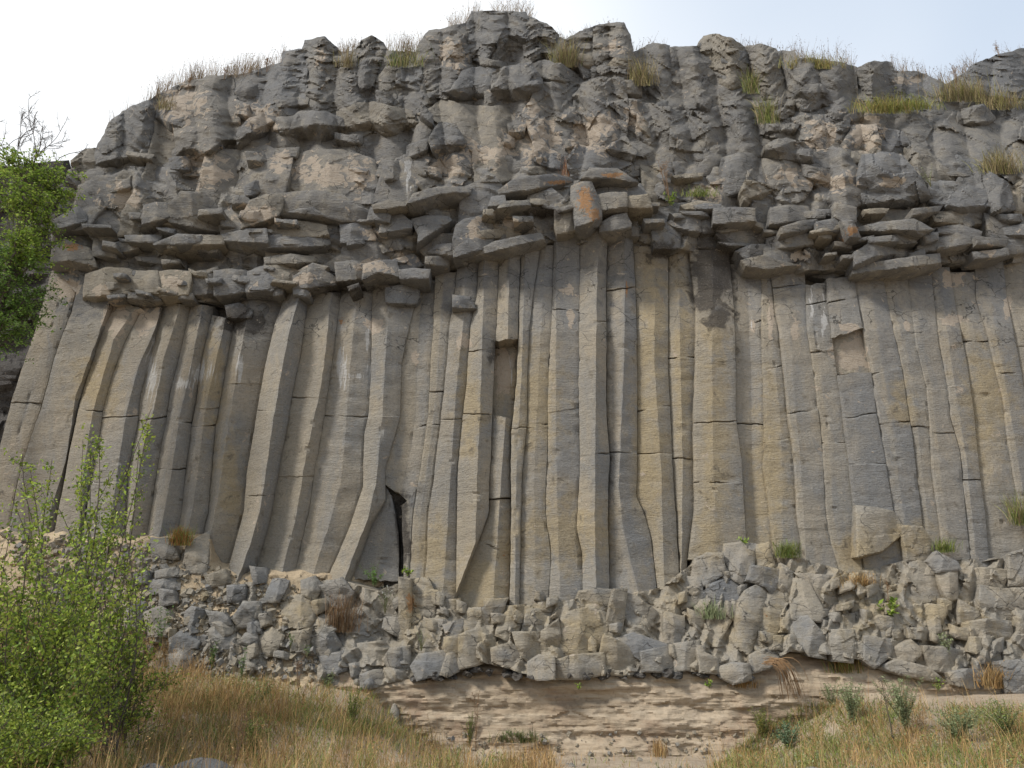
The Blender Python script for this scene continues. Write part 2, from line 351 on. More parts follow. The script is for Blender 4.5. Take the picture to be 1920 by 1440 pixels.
def rock_material():
    m, nt, b = newmat("basalt"); g = G(nt)
    tan, org, wht, zone = g.attr('ma'); och, blu, drk, tint = g.attr('mb')
    n1 = g.noise(g.pos, 0.55, 5, .6); n2 = g.noise(g.pos, 2.6, 6, .62, .4); n3 = g.noise(g.pos, 14.0, 5, .65)
    nh = g.noise(g.scale((1.2, 1.2, 7.0)), 1.6, 5, .6, .6)             # flow banding across the columns
    ns = g.noise(g.scale((7.0, 7.0, 0.45)), 1.0, 4, .6, .3)            # rain streaks down the columns
    crag = g.mix(g.mr(n2, .35, .68), c4(.128, .124, .119), c4(.238, .218, .184))
    crag = g.mix(g.mr(n1, .42, .62, 0, .75), crag, c4(.168, .165, .162))
    colm = g.mix(g.mr(n1, .40, .62), c4(.315, .268, .200), c4(.275, .255, .222))
    colm = g.mix(g.mr(g.noise(g.scale((1.3, 1.3, .5)), 1.0, 5, .65, .5), .46, .60, 0, .65), colm, c4(.205, .208, .208))
    colm = g.mix(g.mr(nh, .40, .70, 0, .55), colm, c4(.225, .205, .170))
    colm = g.mix(g.mr(ns, .50, .72, 0, .45), colm, c4(.30, .268, .212))
    z2 = g.mr(g.m('ADD', zone, g.mr(n2, .3, .7, -.25, .25)), .3, .7, 0, 1, True)
    c = g.mix(z2, crag, colm)
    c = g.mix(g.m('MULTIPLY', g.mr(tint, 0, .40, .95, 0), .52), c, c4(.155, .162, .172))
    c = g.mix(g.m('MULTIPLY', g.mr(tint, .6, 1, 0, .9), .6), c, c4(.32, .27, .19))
    def spot(x, lo, hi, nz=n2, k=.9):
        return g.mr(g.m('ADD', x, g.mr(nz, .3, .7, -k * .5, k * .5)), lo, hi, 0, 1, True)
    c = g.mix(g.m('MULTIPLY', spot(och, .15, .9), .6), c, c4(.345, .265, .140))
    c = g.mix(g.m('MULTIPLY', spot(blu, .3, .9), .5), c, c4(.170, .178, .186))
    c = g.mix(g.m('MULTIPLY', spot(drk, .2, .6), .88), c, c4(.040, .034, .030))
    nt1 = g.noise(g.pos, 3.2, 7, .6, .8)
    tm = g.mr(g.m('ADD', tan, g.mr(nt1, .3, .7, -.55, .45)), .36, .41)
    c = g.mix(g.m('MULTIPLY', tm, .85), c, g.mix(g.mr(n3, .4, .6), c4(.44, .36, .275), c4(.37, .31, .245)))
    ls = g.m('MULTIPLY', g.mr(g.noise(g.pos, 5.5, 6, .6), .66, .69), g.mr(n1, .45, .6)); c = g.mix(g.m('MULTIPLY', ls, .7), c, c4(.43, .37, .29))
    om = g.mr(g.m('ADD', org, g.mr(g.noise(g.pos, 9, 7, .7, .8), .3, .7, -.75, .35)), .33, .45)
    c = g.mix(g.m('MULTIPLY', om, .85), c, c4(.31, .155, .055))
    wn = g.noise(g.scale((14, 14, .9)), 1.0, 4, .6)
    wm = g.mr(g.m('ADD', wht, g.mr(wn, .35, .65, -.6, .3)), .3, .5)
    c = g.mix(g.m('MULTIPLY', wm, .7), c, c4(.50, .49, .47))
    c = g.mix(g.mr(n3, .3, .75, .30, 0), c, c4(.07, .066, .06))           # pits and lichen specks
    sp = g.noise(g.pos, 38.0, 2, .5); c = g.mix(g.mr(sp, .60, .70, 0, .45), c, c4(.05, .047, .043)); c = g.mix(g.mr(g.noise(g.scale((1, 1, 3)), 22, 3, .6), .30, .42, .3, 0), c, c4(.42, .38, .31))
    g.l(c, b.inputs['Base Color']); b.inputs['Roughness'].default_value = .88
    bp = N(nt, 'ShaderNodeBump'); bp.inputs['Strength'].default_value = .95; bp.inputs['Distance'].default_value = .06
    f1 = g.noise(g.scale((1, 1, 4.5)), 5.0, 7, .66, .7); f2 = g.noise(g.scale((1.2, 1.2, 11)), 1.6, 6, .62, 1.2)
    f1 = g.m('ADD', f1, g.m('MULTIPLY', f2, g.mr(zone, .1, .6, 1.8, .0)))
    vz = N(nt, 'ShaderNodeTexVoronoi', feature='DISTANCE_TO_EDGE'); vz.inputs['Scale'].default_value = 1.25
    dn = N(nt, 'ShaderNodeTexNoise'); dn.inputs['Scale'].default_value = 2.2; dn.inputs['Detail'].default_value = 5; nt.links.new(g.pos, dn.inputs['Vector'])
    dv = N(nt, 'ShaderNodeVectorMath', operation='MULTIPLY_ADD'); nt.links.new(dn.outputs['Color'], dv.inputs[0]); dv.inputs[1].default_value = (.55, .55, .55); nt.links.new(g.scale((1, 1, 1.7)), dv.inputs[2])
    nt.links.new(dv.outputs[0], vz.inputs['Vector'])
    ck = g.m('MULTIPLY', g.mr(vz.outputs['Distance'], .004, .016, 1, 0), g.m('MULTIPLY', g.mr(g.noise(g.pos, 1.7, 3, .5), .45, .55, 0, 1), g.mr(zone, .93, .97, 1, .0)))
    c = g.mix(g.m('MULTIPLY', ck, .8), c, c4(.03, .028, .025)); g.l(c, b.inputs['Base Color'])
    hh = g.m('ADD', g.m('MULTIPLY', g.m('MULTIPLY', f1, g.mr(n1, .35, .65, .45, 1.0)), .75), g.m('MULTIPLY', n3, .35)); g.l(hh, bp.inputs['Height'])
    bp2 = N(nt, 'ShaderNodeBump'); bp2.inputs['Strength'].default_value = .35; bp2.inputs['Distance'].default_value = .02
    g.l(g.m('ADD', g.noise(g.pos, 45, 4, .6), g.m('MULTIPLY', tm, .5)), bp2.inputs['Height']); nt.links.new(bp.outputs[0], bp2.inputs['Normal'])
    nt.links.new(bp2.outputs[0], b.inputs['Normal'])
    return m
def tuff_material():
    m, nt, b = newmat("tuff"); g = G(nt)
    n1 = g.noise(g.scale((.35, .35, 6.0)), 1.3, 6, .6, .5); n2 = g.noise(g.pos, 1.1, 6, .65); n3 = g.noise(g.pos, 11, 5, .6)
    c = g.mix(g.mr(n1, .36, .66), c4(.285, .22, .15), c4(.44, .36, .262))
    c = g.mix(g.mr(n2, .52, .70, 0, .75), c, c4(.26, .175, .115)); c = g.mix(g.mr(n2, .30, .42, .6, 0), c, c4(.47, .38, .29))
    c = g.mix(g.mr(n3, .55, .72, 0, .4), c, c4(.10, .075, .055))
    g.l(c, b.inputs['Base Color']); b.inputs['Roughness'].default_value = .95
    bp = N(nt, 'ShaderNodeBump'); bp.inputs['Strength'].default_value = .8; bp.inputs['Distance'].default_value = .05
    g.l(g.m('ADD', g.noise(g.scale((1, 1, 6)), 3.5, 7, .65, .5), g.m('MULTIPLY', n3, .5)), bp.inputs['Height']); nt.links.new(bp.outputs[0], b.inputs['Normal'])
    return m
def earth_material(name, a, bb, dark):
    m, nt, b = newmat(name); g = G(nt)
    n2 = g.noise(g.pos, 1.3, 7, .65); n3 = g.noise(g.pos, 16, 5, .65)
    c = g.mix(g.mr(n2, .35, .65), c4(*a), c4(*bb)); c = g.mix(g.mr(n3, .5, .7, 0, .6), c, c4(*dark))
    g.l(c, b.inputs['Base Color']); b.inputs['Roughness'].default_value = .95
    bp = N(nt, 'ShaderNodeBump'); bp.inputs['Strength'].default_value = .9; bp.inputs['Distance'].default_value = .06
    g.l(g.noise(g.pos, 9, 8, .7), bp.inputs['Height']); nt.links.new(bp.outputs[0], b.inputs['Normal'])
    return m
def plant_material(name, trans=.35, rough=.6):
    """colour is the leaf's own, kept in the attribute 'ma'"""
    m, nt, b = newmat(name); g = G(nt)
    n = N(nt, 'ShaderNodeAttribute'); n.attribute_name = 'ma'
    g.l(n.outputs['Color'], b.inputs['Base Color']); b.inputs['Roughness'].default_value = rough
    t = N(nt, 'ShaderNodeBsdfTranslucent'); g.l(n.outputs['Color'], t.inputs[0]); ms = N(nt, 'ShaderNodeMixShader'); ms.inputs[0].default_value = trans
    o = [q for q in nt.nodes if q.type == 'OUTPUT_MATERIAL'][0]
    nt.links.new(b.outputs[0], ms.inputs[1]); nt.links.new(t.outputs[0], ms.inputs[2]); nt.links.new(ms.outputs[0], o.inputs[0])
    return m
def bark_material():
    m, nt, b = newmat("bark"); g = G(nt)
    c = g.mix(g.noise(g.scale((20, 20, 4)), 1, 4), c4(.06, .048, .040), c4(.15, .125, .105)); g.l(c, b.inputs['Base Color']); b.inputs['Roughness'].default_value = .9
    return m
ROCK = rock_material(); TUFF = tuff_material()
EARTH = earth_material("earth", (.30, .235, .165), (.42, .34, .25), (.16, .125, .09))
SCREE = earth_material("scree", (.36, .275, .175), (.44, .35, .235), (.20, .16, .12))
LEAF = plant_material("leaf"); STRAW = plant_material("straw", .2, .7); BARK = bark_material()

# ------------------------------------------------------------ the cliff
cliff = empty("basalt_cliff", (0, 18, 1.0))
tag(cliff, "tall grey basalt cliff of upright columns under a craggy weathered top", "cliff")
CINV = Vector(cliff.location)
_rock = rock
def part(name, *a, **k):
    o = _rock(name, *a, **k); o.location = -CINV; return o      # shapes are written in world metres

# ---- traced joints between the columns (photo pixels)
E = [PL(t) for t in [
 "97,505 67,613 22,747 0,837 -25,960",                                                                #0
 "147,523 133,587 100,673 78,760 43,863 32,910 15,1000",                                              #1
 "210,577 183,647 148,760 128,860 105,980",                                                           #2
 "252,607 230,650 213,697 193,770 187,820 167,913 160,970",                                           #3
 "303,590 283,660 263,743 257,800 238,890 235,960 230,1020",                                          #4
 "357,580 337,667 320,733 312,790 300,847 283,960 277,993",                                           #5
 "395,600 377,680 367,757 360,793 350,863 340,960 333,993",                                           #6
 "436,620 430,650 413,747 403,800 397,880 390,960 383,987",                                           #7
 "530,567 513,613 497,687 487,740 477,800 463,880 457,960 422,1087",                                  #8
 "577,563 563,667 547,743 535,813 520,893 508,960 500,993 480,1060",                                  #9
 "633,600 623,680 610,763 603,813 590,880 580,960 567,1010 553,1073",                                 #10
 "698,560 696,640 695,713 690,780 683,813 680,913 655,990 618,1075",                                  #11
 "783,547 767,613 753,680 750,780 737,827 722,880 722,937 693,987 663,1073",                          #12
 "815,540 813,597 807,680 802,780 787,890 775,960 765,1100",                                          #13
 "856,500 853,540 843,613 832,733 825,797 813,897 803,960 800,1027",                                  #14
 "897,500 893,557 882,613 875,713 867,780 858,880 857,960 855,1070",                                  #15
 "935,497 930,613 927,680 923,780 918,897 917,960 895,1020 877,1067",                                 #16
 "976,480 972,640 968,713 958,813 957,890 958,960 955,1100",                                          #17
 "1010,480 1000,553 993,613 990,680 988,797 980,880 977,960 975,1110",                                #18
 "1038,480 1035,580 1028,680 1027,780 1025,880 1022,960 1033,1040 1028,1127",                         #19
 "1088,440 1085,613 1085,780 1087,863 1083,960 1080,987 1092,1037 1092,1087",                         #20
 "1140,450 1137,547 1137,680 1138,780 1143,863 1140,960 1142,1027 1143,1093",                         #21
 "1188,460 1193,580 1195,713 1195,880 1193,930 1207,960 1220,1010 1233,1120",                         #22
 "1253,470 1253,547 1253,680 1257,780 1263,913 1268,960 1273,1073",                                   #23
 "1293,480 1305,580 1302,713 1300,813 1302,960 1290,1050",                                            #24
 "1368,490 1377,580 1380,680 1380,780 1390,863 1397,960 1400,1040",                                   #25
 "1427,510 1428,613 1430,697 1433,813 1432,880 1442,947 1450,1040",                                   #26
 "1447,537 1457,607 1467,680 1477,780 1487,847 1493,960 1497,993 1507,1043",                          #27
 "1510,530 1513,613 1527,713 1537,797 1542,847 1547,960 1555,1010 1575,1077",                         #28
 "1550,533 1562,647 1573,730 1587,830 1597,913 1602,960 1608,993",                                    #29
 "1600,517 1617,613 1633,693 1643,773 1657,847 1673,947 1690,1040",                                   #30
 "1653,507 1670,597 1690,687 1703,773 1710,813 1727,960 1735,1060",                                   #31
 "1700,507 1717,647 1737,730 1743,800 1747,880 1758,960 1770,1060",                                   #32
 "1747,520 1760,647 1777,730 1780,780 1800,847 1810,960 1820,1060",                                   #33
 "1785,530 1793,580 1813,680 1827,780 1836,880 1847,960 1855,1060",                                   #34
 "1827,490 1830,563 1847,613 1867,697 1880,747 1887,813 1900,897 1913,960 1930,1060",                 #35
 "1880,480 1888,560 1915,697 1930,800 1955,960 1970,1060",                                            #36
 "1940,480 1960,650 1985,850 2010,1060",                                                              #37
]]
# ridges inside a column
RG = {1: "195,597 180,640 143,740 123,863 95,960", 2: "238,600 213,637 187,727 173,773 155,900 150,970", 3: "297,600 260,687 237,773 225,850 210,960 200,1010",
      4: "333,590 307,673 290,763 263,863 250,960 240,1010", 5: "375,600 353,713 337,780 320,897 308,960 300,1000", 6: "420,610 397,713 383,780 370,897 360,960 352,1000",
      7: "465,590 447,680 437,747 423,830 410,930 397,990 385,1070", 8: "557,570 540,633 523,727 510,800 493,923 487,960 467,1027 447,1083",
      9: "620,570 603,720 590,780 573,857 557,960 530,1070", 10: "668,560 660,647 650,780 640,900 612,1000 588,1075", 11: "733,553 727,613 720,713 717,780 706,900 690,970 650,1075",
      12: "792,540 785,650 780,780 760,900 745,1000", 14: "873,500 868,613 855,733 846,880 838,1000", 15: "907,530 903,680 900,780 895,880 892,1000", 16: "955,490 952,640 948,780 940,900",
      19: "1043,480 1043,580 1042,780 1044,900 1050,1100", 20: "1122,440 1118,613 1117,780 1115,960 1118,1100", 21: "1173,460 1170,680 1165,797 1160,913 1170,1000 1195,1100",
      22: "1229,470 1227,680 1240,880 1245,1070", 23: "1272,480 1276,680 1280,880 1278,1050", 24: "1337,480 1335,680 1337,860 1345,1040", 25: "1400,490 1408,700 1410,880 1420,1030",
      26: "1438,510 1447,620 1455,700 1465,813 1468,960", 27: "1475,530 1487,700 1500,850 1512,1040", 30: "1632,510 1650,640 1675,800 1695,960", 33: "1765,530 1785,680 1812,860 1830,1040",
      35: "1850,490 1872,640 1900,800 1925,960", 17: "985,480 978,700 968,880 966,1090", 18: "1022,480 1010,700 1002,880 1003,1110"}
RG = {k: PL(t) for k, t in RG.items()}
# sign of the ridge: how far it stands out (m); right-hand flat columns stand out little
RH = {7: .20, 8: .27, 9: .17, 10: .10, 11: .13, 12: -.05, 14: .10, 15: .20, 16: .17, 19: .08, 20: .22, 21: .18, 22: .14, 23: .12, 24: .12, 25: -.16, 26: .07, 27: .08, 17: .06, 18: .05,
      30: .06, 33: .08, 35: .06, 1: .10, 2: .10, 3: .12, 4: .20, 5: .20, 6: .18}
CRACK = {0: 3, 1: 2.8, 2: 1.4, 3: 2.3, 4: 1.6, 5: 1.8, 6: 1.4, 7: 1.5, 9: 2.0, 10: 1.4, 12: 1.6, 16: 1.2, 17: 2.2, 20: 1.5, 21: 2.2, 22: 1.8, 23: 1.6, 24: 2.2, 25: 1.6, 27: 2.4, 35: 2.2, 28: 1.0, 30: 1.1}
def joint(i, v):
    k_ = .45 if 27 < i < 38 else 1.0
    g = k_ * (vn(v / 45.0, i * 7.7 + 0 * v, 0, 3) * .7 + vn(v / 9.0, i * 3.3 + 0 * v, 0, 4) * 0.55)
    return lin(E[i], v) + g
COLS = []
def column(i, v0, v1, cr=(), dp=0.0, j=None, tilt=0.0, name='column', tint=None, ridge=True, label=None, seed=0):
    """one column (or a length of one) between joint i and joint j; v0/v1 = (left, right) ends"""
    j = i + 1 if j is None else j
    v0 = (v0, v0) if not isinstance(v0, tuple) else v0; v1 = (v1, v1) if not isinstance(v1, tuple) else v1
    sd_ = i * 13 + seed
    a, b = min(v0), max(v1); vv = list(np.arange(a, b, 4.5)) + [b]
    for c in cr:
        cc = c if isinstance(c, tuple) else (c, c)
        vv += list(np.arange(min(cc) - 3, max(cc) + 3.1, 1.1))
    vv = np.unique(np.round(np.array(vv), 1)); nr = len(vv)
    gl, gr = [.45 + (q - 1.7) * .55 if q > 1.9 else .35 for q in (CRACK.get(i, 0), CRACK.get(j, 0))]; gl, gr = (gl - .22 if 27 < i < 38 and CRACK.get(i, 0) < 1.9 else gl), (gr - .22 if 27 < j < 38 and CRACK.get(j, 0) < 1.9 else gr)
    t01 = (vv - a) / (b - a)
    xl = joint(i, vv) + gl * (.7 + .5 * vn(vv / 40., i, 0, 8)); xr = joint(j, vv) - gr * (.7 + .5 * vn(vv / 40., j, 0, 9))
    if ridge and i in RG and j == i + 1:
        rd = np.clip(lin(RG[i], vv) + vn(vv / 14., i * 2.1, 0, 6) * 0.9, xl + 4, xr - 4); rh = RH.get(i, .15) * (1.5 if i < 12 else 1.05 if i < 25 else .55)
        segs = [(xl, rd, 0, -rh), (rd, xr, -rh, 0)]
    else:
        R = np.random.default_rng(sd_); q = R.uniform(.3, .7); rd = xl + (xr - xl) * q; rh = R.uniform(.005, .03)
        segs = [(xl, rd, 0, -rh), (rd, xr, -rh, 0)]
    X, Yo = [], []
    for k, (p_, q_, d0_, d1_) in enumerate(segs):
        ns_ = max(4, int((q_ - p_).mean() / 4.5))
        for t in np.linspace(0, 1, ns_ + 1)[(0 if k == 0 else 1):]:
            X.append(p_ + (q_ - p_) * t); Yo.append(np.full(nr, d0_ + (d1_ - d0_) * t))
    X = np.array(X).T; Yo = np.array(Yo).T; nc = X.shape[1]
    W = np.linspace(0, 1, nc)[None] * np.ones((nr, 1))
    Vv = vv[:, None] * np.ones((1, nc))
    top = v0[0] + (v0[1] - v0[0]) * W; bot = v1[0] + (v1[1] - v1[0]) * W
    er = vn(X / 9., top / 9., 0, 11 + sd_) * 2.0
    Vv = np.clip(Vv, top + er, bot + vn(X / 9., bot / 9., 0, 12 + sd_) * 2.5)
    cu = .5 * (X[:, :1] + X[:, -1:])
    y = D0(cu + 0 * X, Vv) - dp * (.55 if i > 24 and i < 40 else 1) + Yo + tilt * (W - .5)
    for q_, (ln_, pr_) in enumerate(((rd, .05), (xl, .07), (xr, .07))):       # chipped arrises
        cell = Vv / 27.0 + 5 * vn(Vv / 90., q_ + 0 * Vv, i, 51); ch_ = _h(np.floor(cell), 0 * cell + i, 0 * cell + q_, 52); f_ = np.abs(cell % 1 - .5) * 2
        y = y + .05 * (ch_ < pr_) * np.clip(1 - np.abs(X - ln_[:, None]) / (3 + 9 * _h(np.floor(cell), 0 * cell + i, 0 * cell + 7, 53)), 0, 1) * np.clip(1.3 - 1.3 * f_, 0, 1)
    m = 18 / FPX; wx = (X - 960) * m; wz = (720 - Vv) * m
    y = y + 0.022 * fbm(wx * 1.1, wz * .55, i, 3, 20) + .012 * fbm(wx * 4, wz * 6, i, 3, 21) + facet(wx + i * 3, wz, .6, .8, .008, sd_)
    hb = fbm(wx * 1.4, wz * 5.5 + .8 * vn(wx, wz, 0, 31), i * .7, 3, 22); y = y + .05 * np.clip(hb, 0, .3)        # conchoidal flow steps
    for c in cr:
        cc = c if isinstance(c, tuple) else (c, c); line = cc[0] + (cc[1] - cc[0]) * W + 1.2 * vn(X / 8., line_s := cc[0] / 5., 0, 13)
        d = Vv - line; y = y + .11 * np.exp(-(d / .8) ** 2) * np.clip(.35 + 1.3 * vn(X / 21., cc[0] / 3., i, 33), .0, 1) + np.where(d > 0, .03 * (_h(np.array([i]), np.array([int(cc[0])]), np.array([1]), 3)[0] - .5) * 2, 0)
    eg = np.minimum(W, 1 - W) * (X[:, -1:] - X[:, :1]); y = y + .015 * np.clip(1 - eg / 2.5, 0, 1) ** 2
    V = P(X.ravel(), Vv.ravel(), y.ravel()); n0 = nr * nc
    idx = np.arange(n0).reshape(nr, nc); Q = np.stack([idx[:-1, :-1], idx[1:, :-1], idx[1:, 1:], idx[:-1, 1:]], -1).reshape(-1, 4)
    # sides, top and bottom go back into the rock
    loop = np.concatenate([idx[:, 0], idx[-1, 1:], idx[::-1, -1][1:], idx[0, ::-1][1:-1]])
    Vb = V[loop].copy(); Vb[:, 1] += .75; cx = V.mean(0); Vb[:, 0] += (np.interp(Vb[:, 2], [V[:, 2].min(), V[:, 2].max()], [V[idx[-1]].mean(0)[0], V[idx[0]].mean(0)[0]]) - Vb[:, 0]) * .03
    n = len(loop); lb = n0 + np.arange(n); nx = np.roll(np.arange(n), -1)
    S = np.stack([loop, lb, lb[nx], loop[nx]], -1)
    # back wall: join the left and right back edges row by row
    Lb = lb[:nr]; Rb = lb[nr - 1 + nc - 1: nr - 1 + nc - 1 + nr][::-1]
    BQ = np.stack([Lb[:-1], Rb[:-1], Rb[1:], Lb[1:]], -1)
    V = np.vstack([V, Vb]); uu = np.concatenate([X.ravel(), X.ravel()[loop]]); v2 = np.concatenate([Vv.ravel(), Vv.ravel()[loop]])
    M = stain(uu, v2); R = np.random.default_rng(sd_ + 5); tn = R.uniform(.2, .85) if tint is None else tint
    fac_t = np.concatenate([(X < rd[:, None]).ravel(), (X < rd[:, None]).ravel()[loop]]); tn = np.where(fac_t, min(1, tn + .15), max(0, tn - R.uniform(.08, .35)))  # left faces tanner, right faces greyer: patina plus skylit shade painted into the tint
    zn = np.clip(.35 + (v2 - 560) / 160, .35, 1.0)
    zn = np.where(v2 > 540, np.maximum(zn, .62), zn) if i > 13 else zn
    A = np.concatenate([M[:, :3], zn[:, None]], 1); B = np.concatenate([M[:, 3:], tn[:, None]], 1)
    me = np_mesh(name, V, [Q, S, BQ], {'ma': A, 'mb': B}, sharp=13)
    o = link(name, me, ROCK, cliff); o.location = -CINV
    if label: o['label'] = label
    return o

T_ = .12
column(0, (500, 505), 1010, [(755, 757)], dp=.05, tilt=-.1)
column(1, (515, 560), 1010, [(758, 760)], dp=.12)
column(2, (560, 590), 1015, [(768, 772)], dp=.06)
column(3, (575, 575), 1020, [(784, 780), 905], dp=.05)
column(4, (570, 570), 1025, [(790, 782)], dp=.0)
column(5, (570, 575), 1020, [(788, 794), 880])
column(6, (590, 600), 1015, [(765, 766), (800, 797)])
column(7, (560, 565), (1085, 1095), [720], dp=-.10, tint=.6)
column(8, 548, 1100, [(770, 774), (930, 929)], dp=.16)
column(9, 548, 1090, [(745, 747), 893], dp=.05)
column(10, 545, 1090, [(779, 782)], dp=-.02)
column(11, 535, 1090, [(782, 780)], dp=-.02)
E += [PL("728,900 741,960 748,1000 748,1120"), PL("748,900 753,960 756,1040 757,1200")]; CRACK.update({len(E) - 2: 2, len(E) - 1: 2})
column(12, 525, (905, 948), [(812, 797)], dp=-.10, tint=.75)
column(12, (905, 930), (1085, 1090), [], j=len(E) - 2, dp=-.22, tint=.1, seed=3)
column(len(E) - 1, (950, 915), 1170, [(1040, 1036)], j=13, dp=-.02, tint=.7, seed=4)
column(12, (880, 900), 1120, [], dp=-.6, tint=.0, seed=5)
column(13, 510, 1180, [(735, 734), 797], dp=.0)
column(14, 492, 1170, [(787, 785), (555, 590)], dp=.05)
column(15, 485, 1140, [(776, 778), (660, 652), (520, 518)], dp=.10)
column(16, 470, (640, 636), [], dp=.14, label="broken-off hanging length of a column above a dark niche")
column(16, 625, (784, 788), [], dp=-.30, seed=2, ridge=False, tint=.9, label="recessed column length with a tan crust inside the niche")
column(16, (779, 786), (935, 933), [], dp=.0, seed=3, tint=.45)
column(16, (938, 936), 1165, [(1010, 1040)], dp=-.06, seed=4, tint=.85)
column(17, 470, 1150, [(805, 801)], dp=.14)
column(18, 460, 1150, [(803, 795)], dp=.10, tint=.5)
column(19, 440, 1160, [(775, 766), (580, 582)], dp=.16, tint=.4)
column(20, 428, 1130, [(602, 603), (855, 850)], dp=.22, tint=.55)
column(21, 436, 1150, [(545, 538), (848, 850)], dp=.16, tint=.3)
column(22, 462, 1105, [(772, 760), 850], dp=.08, tint=.95, label="ochre-yellow stained column")
column(23, 465, 1080, [(672, 670), 860], dp=.02, tint=.9)
column(24, 468, 1050, [(694, 680), (793, 790), 905], dp=.14, tint=.8, label="column blackened at its top and yellowish below")
column(25, 480, 1040, [(622, 600), 795], dp=.0, tint=.6)
column(26, 500, 1080, [(694, 686), (829, 822)], dp=.02)
column(27, (505, 500), 1090, [(540, 532), (775, 769)], dp=.04, tint=.55)
column(28, (535, 530), 1090, [(661, 658), (572, 565), 831], dp=.06)
column(29, (523, 517), (633, 613), [(568, 556)], dp=.20, tint=.3, label="column length ending in a dark overhanging break")
column(29, (612, 596), (702, 698), [], dp=-.2, seed=2, tint=.85, ridge=False, label="recessed length with a large pink-tan crust patch")
column(29, (703, 697), 1090, [(785, 775), 870], dp=.06, seed=3, tint=.0, label="blue-grey freshly broken column length")
column(30, 500, 1060, [(703, 688), (796, 790)], dp=.05)
column(31, 495, 1070, [730, 800], dp=.02)
column(32, 495, 1070, [(728, 731), 812], dp=.03)
column(33, 500, 1070, [(726, 720), 900], dp=.03)
column(34, 510, 1075, [640], dp=.0)
column(35, 480, 1080, [(700, 701)], dp=.10)
column(36, 475, 1085, [650, 900], dp=.08)
# ------------------------------------------------------------ rock behind and above the columns
RIM = "187,277 200,240 233,213 265,200 290,180 330,160 400,145 433,140 480,135 530,120 535,98 573,92 580,77 607,74 628,92 640,96 672,94 680,79 697,72 715,82 725,94 785,97 790,82 807,62 870,47 885,25 917,26 983,27 1000,40 1023,49 1043,67 1065,77 1110,55 1115,50 1165,48 1177,69 1184,97 1200,94 1230,85 1255,92 1307,90 1320,72 1343,69 1370,76 1393,89 1410,86 1450,94 1462,100 1485,99 1495,112 1545,117 1570,121 1605,129 1640,119 1668,120 1675,134 1700,137 1760,157 1775,158 1800,142 1830,124 1880,106 1930,91 1990,86"
RIMP = PL(RIM)
part('rock_face', PL(RIM + " 2000,330 1500,330 1000,330 600,330 250,330 120,360 137,303 150,290"), ROCK, cliff, p=.05, s=3.3, fac=.26, lm=.13, bev=0, thick=3.0, seed=2, fs=.75, rough=.03, tint=.5)
part('rock_face', "128,318 250,312 600,312 1000,312 1500,312 2000,312 2000,494 1740,492 1600,508 1500,506 1400,478 1180,462 1040,452 850,500 700,535 540,556 380,566 150,556 105,505 95,440", ROCK, cliff, p=.12, s=3.3, fac=.30, lm=.04, bev=0, thick=1.2, seed=3, fs=.42, rough=.02, zone=.4, tint=.45)
part('rock_face', "-60,1060 -20,900 10,830 50,730 90,600 110,500 600,520 1200,450 2050,450 2050,1300 1200,1230 250,1130", ROCK, cliff, p=-.62, s=22, fac=.05, bev=0, thick=.5, seed=4, zone=.6, edge=.5)
part('rock_face', "-200,330 130,300 160,420 120,520 105,620 40,760 -10,900 -60,1060 -220,1060", ROCK, cliff, Y=lambda u, v: 20.4 + 0 * u, s=7, fac=.3, lm=.08, bev=0, seed=5, p=0, tint=.0, dark=.9)  # shade from the tree and recess painted in as dark colour

def many(name, text, base, **kw):
    n = 0
    for line in text.strip().split('\n'):
        line = line.strip()
        if not line or line[0] == '#': continue
        q = line.split('|'); o = dict(kw)
        if len(q) > 1:
            for w_ in q[1].split(';'):
                if not w_: continue
                a, b = w_.split('=')
                o[a] = b if a in ('label',) else (b if (a == 'under' and ',' in b) else (tuple(float(x) for x in b.split('/')) if '/' in b else float(b)))
        lb = o.pop('label', None); lt = o.pop('lo_tint', 0)
        if lt and o.get('tint', 0) > 0: o['tint'] = .3 + .7 * o['tint']
        if lt and 'tint' not in o: o['tint'] = lt + (1 - lt) * ((n * .618) % 1)
        r = part(name, q[0].strip(), ROCK, cliff, seed=base + n, **o)
        if lb: r['label'] = lb
        n += 1

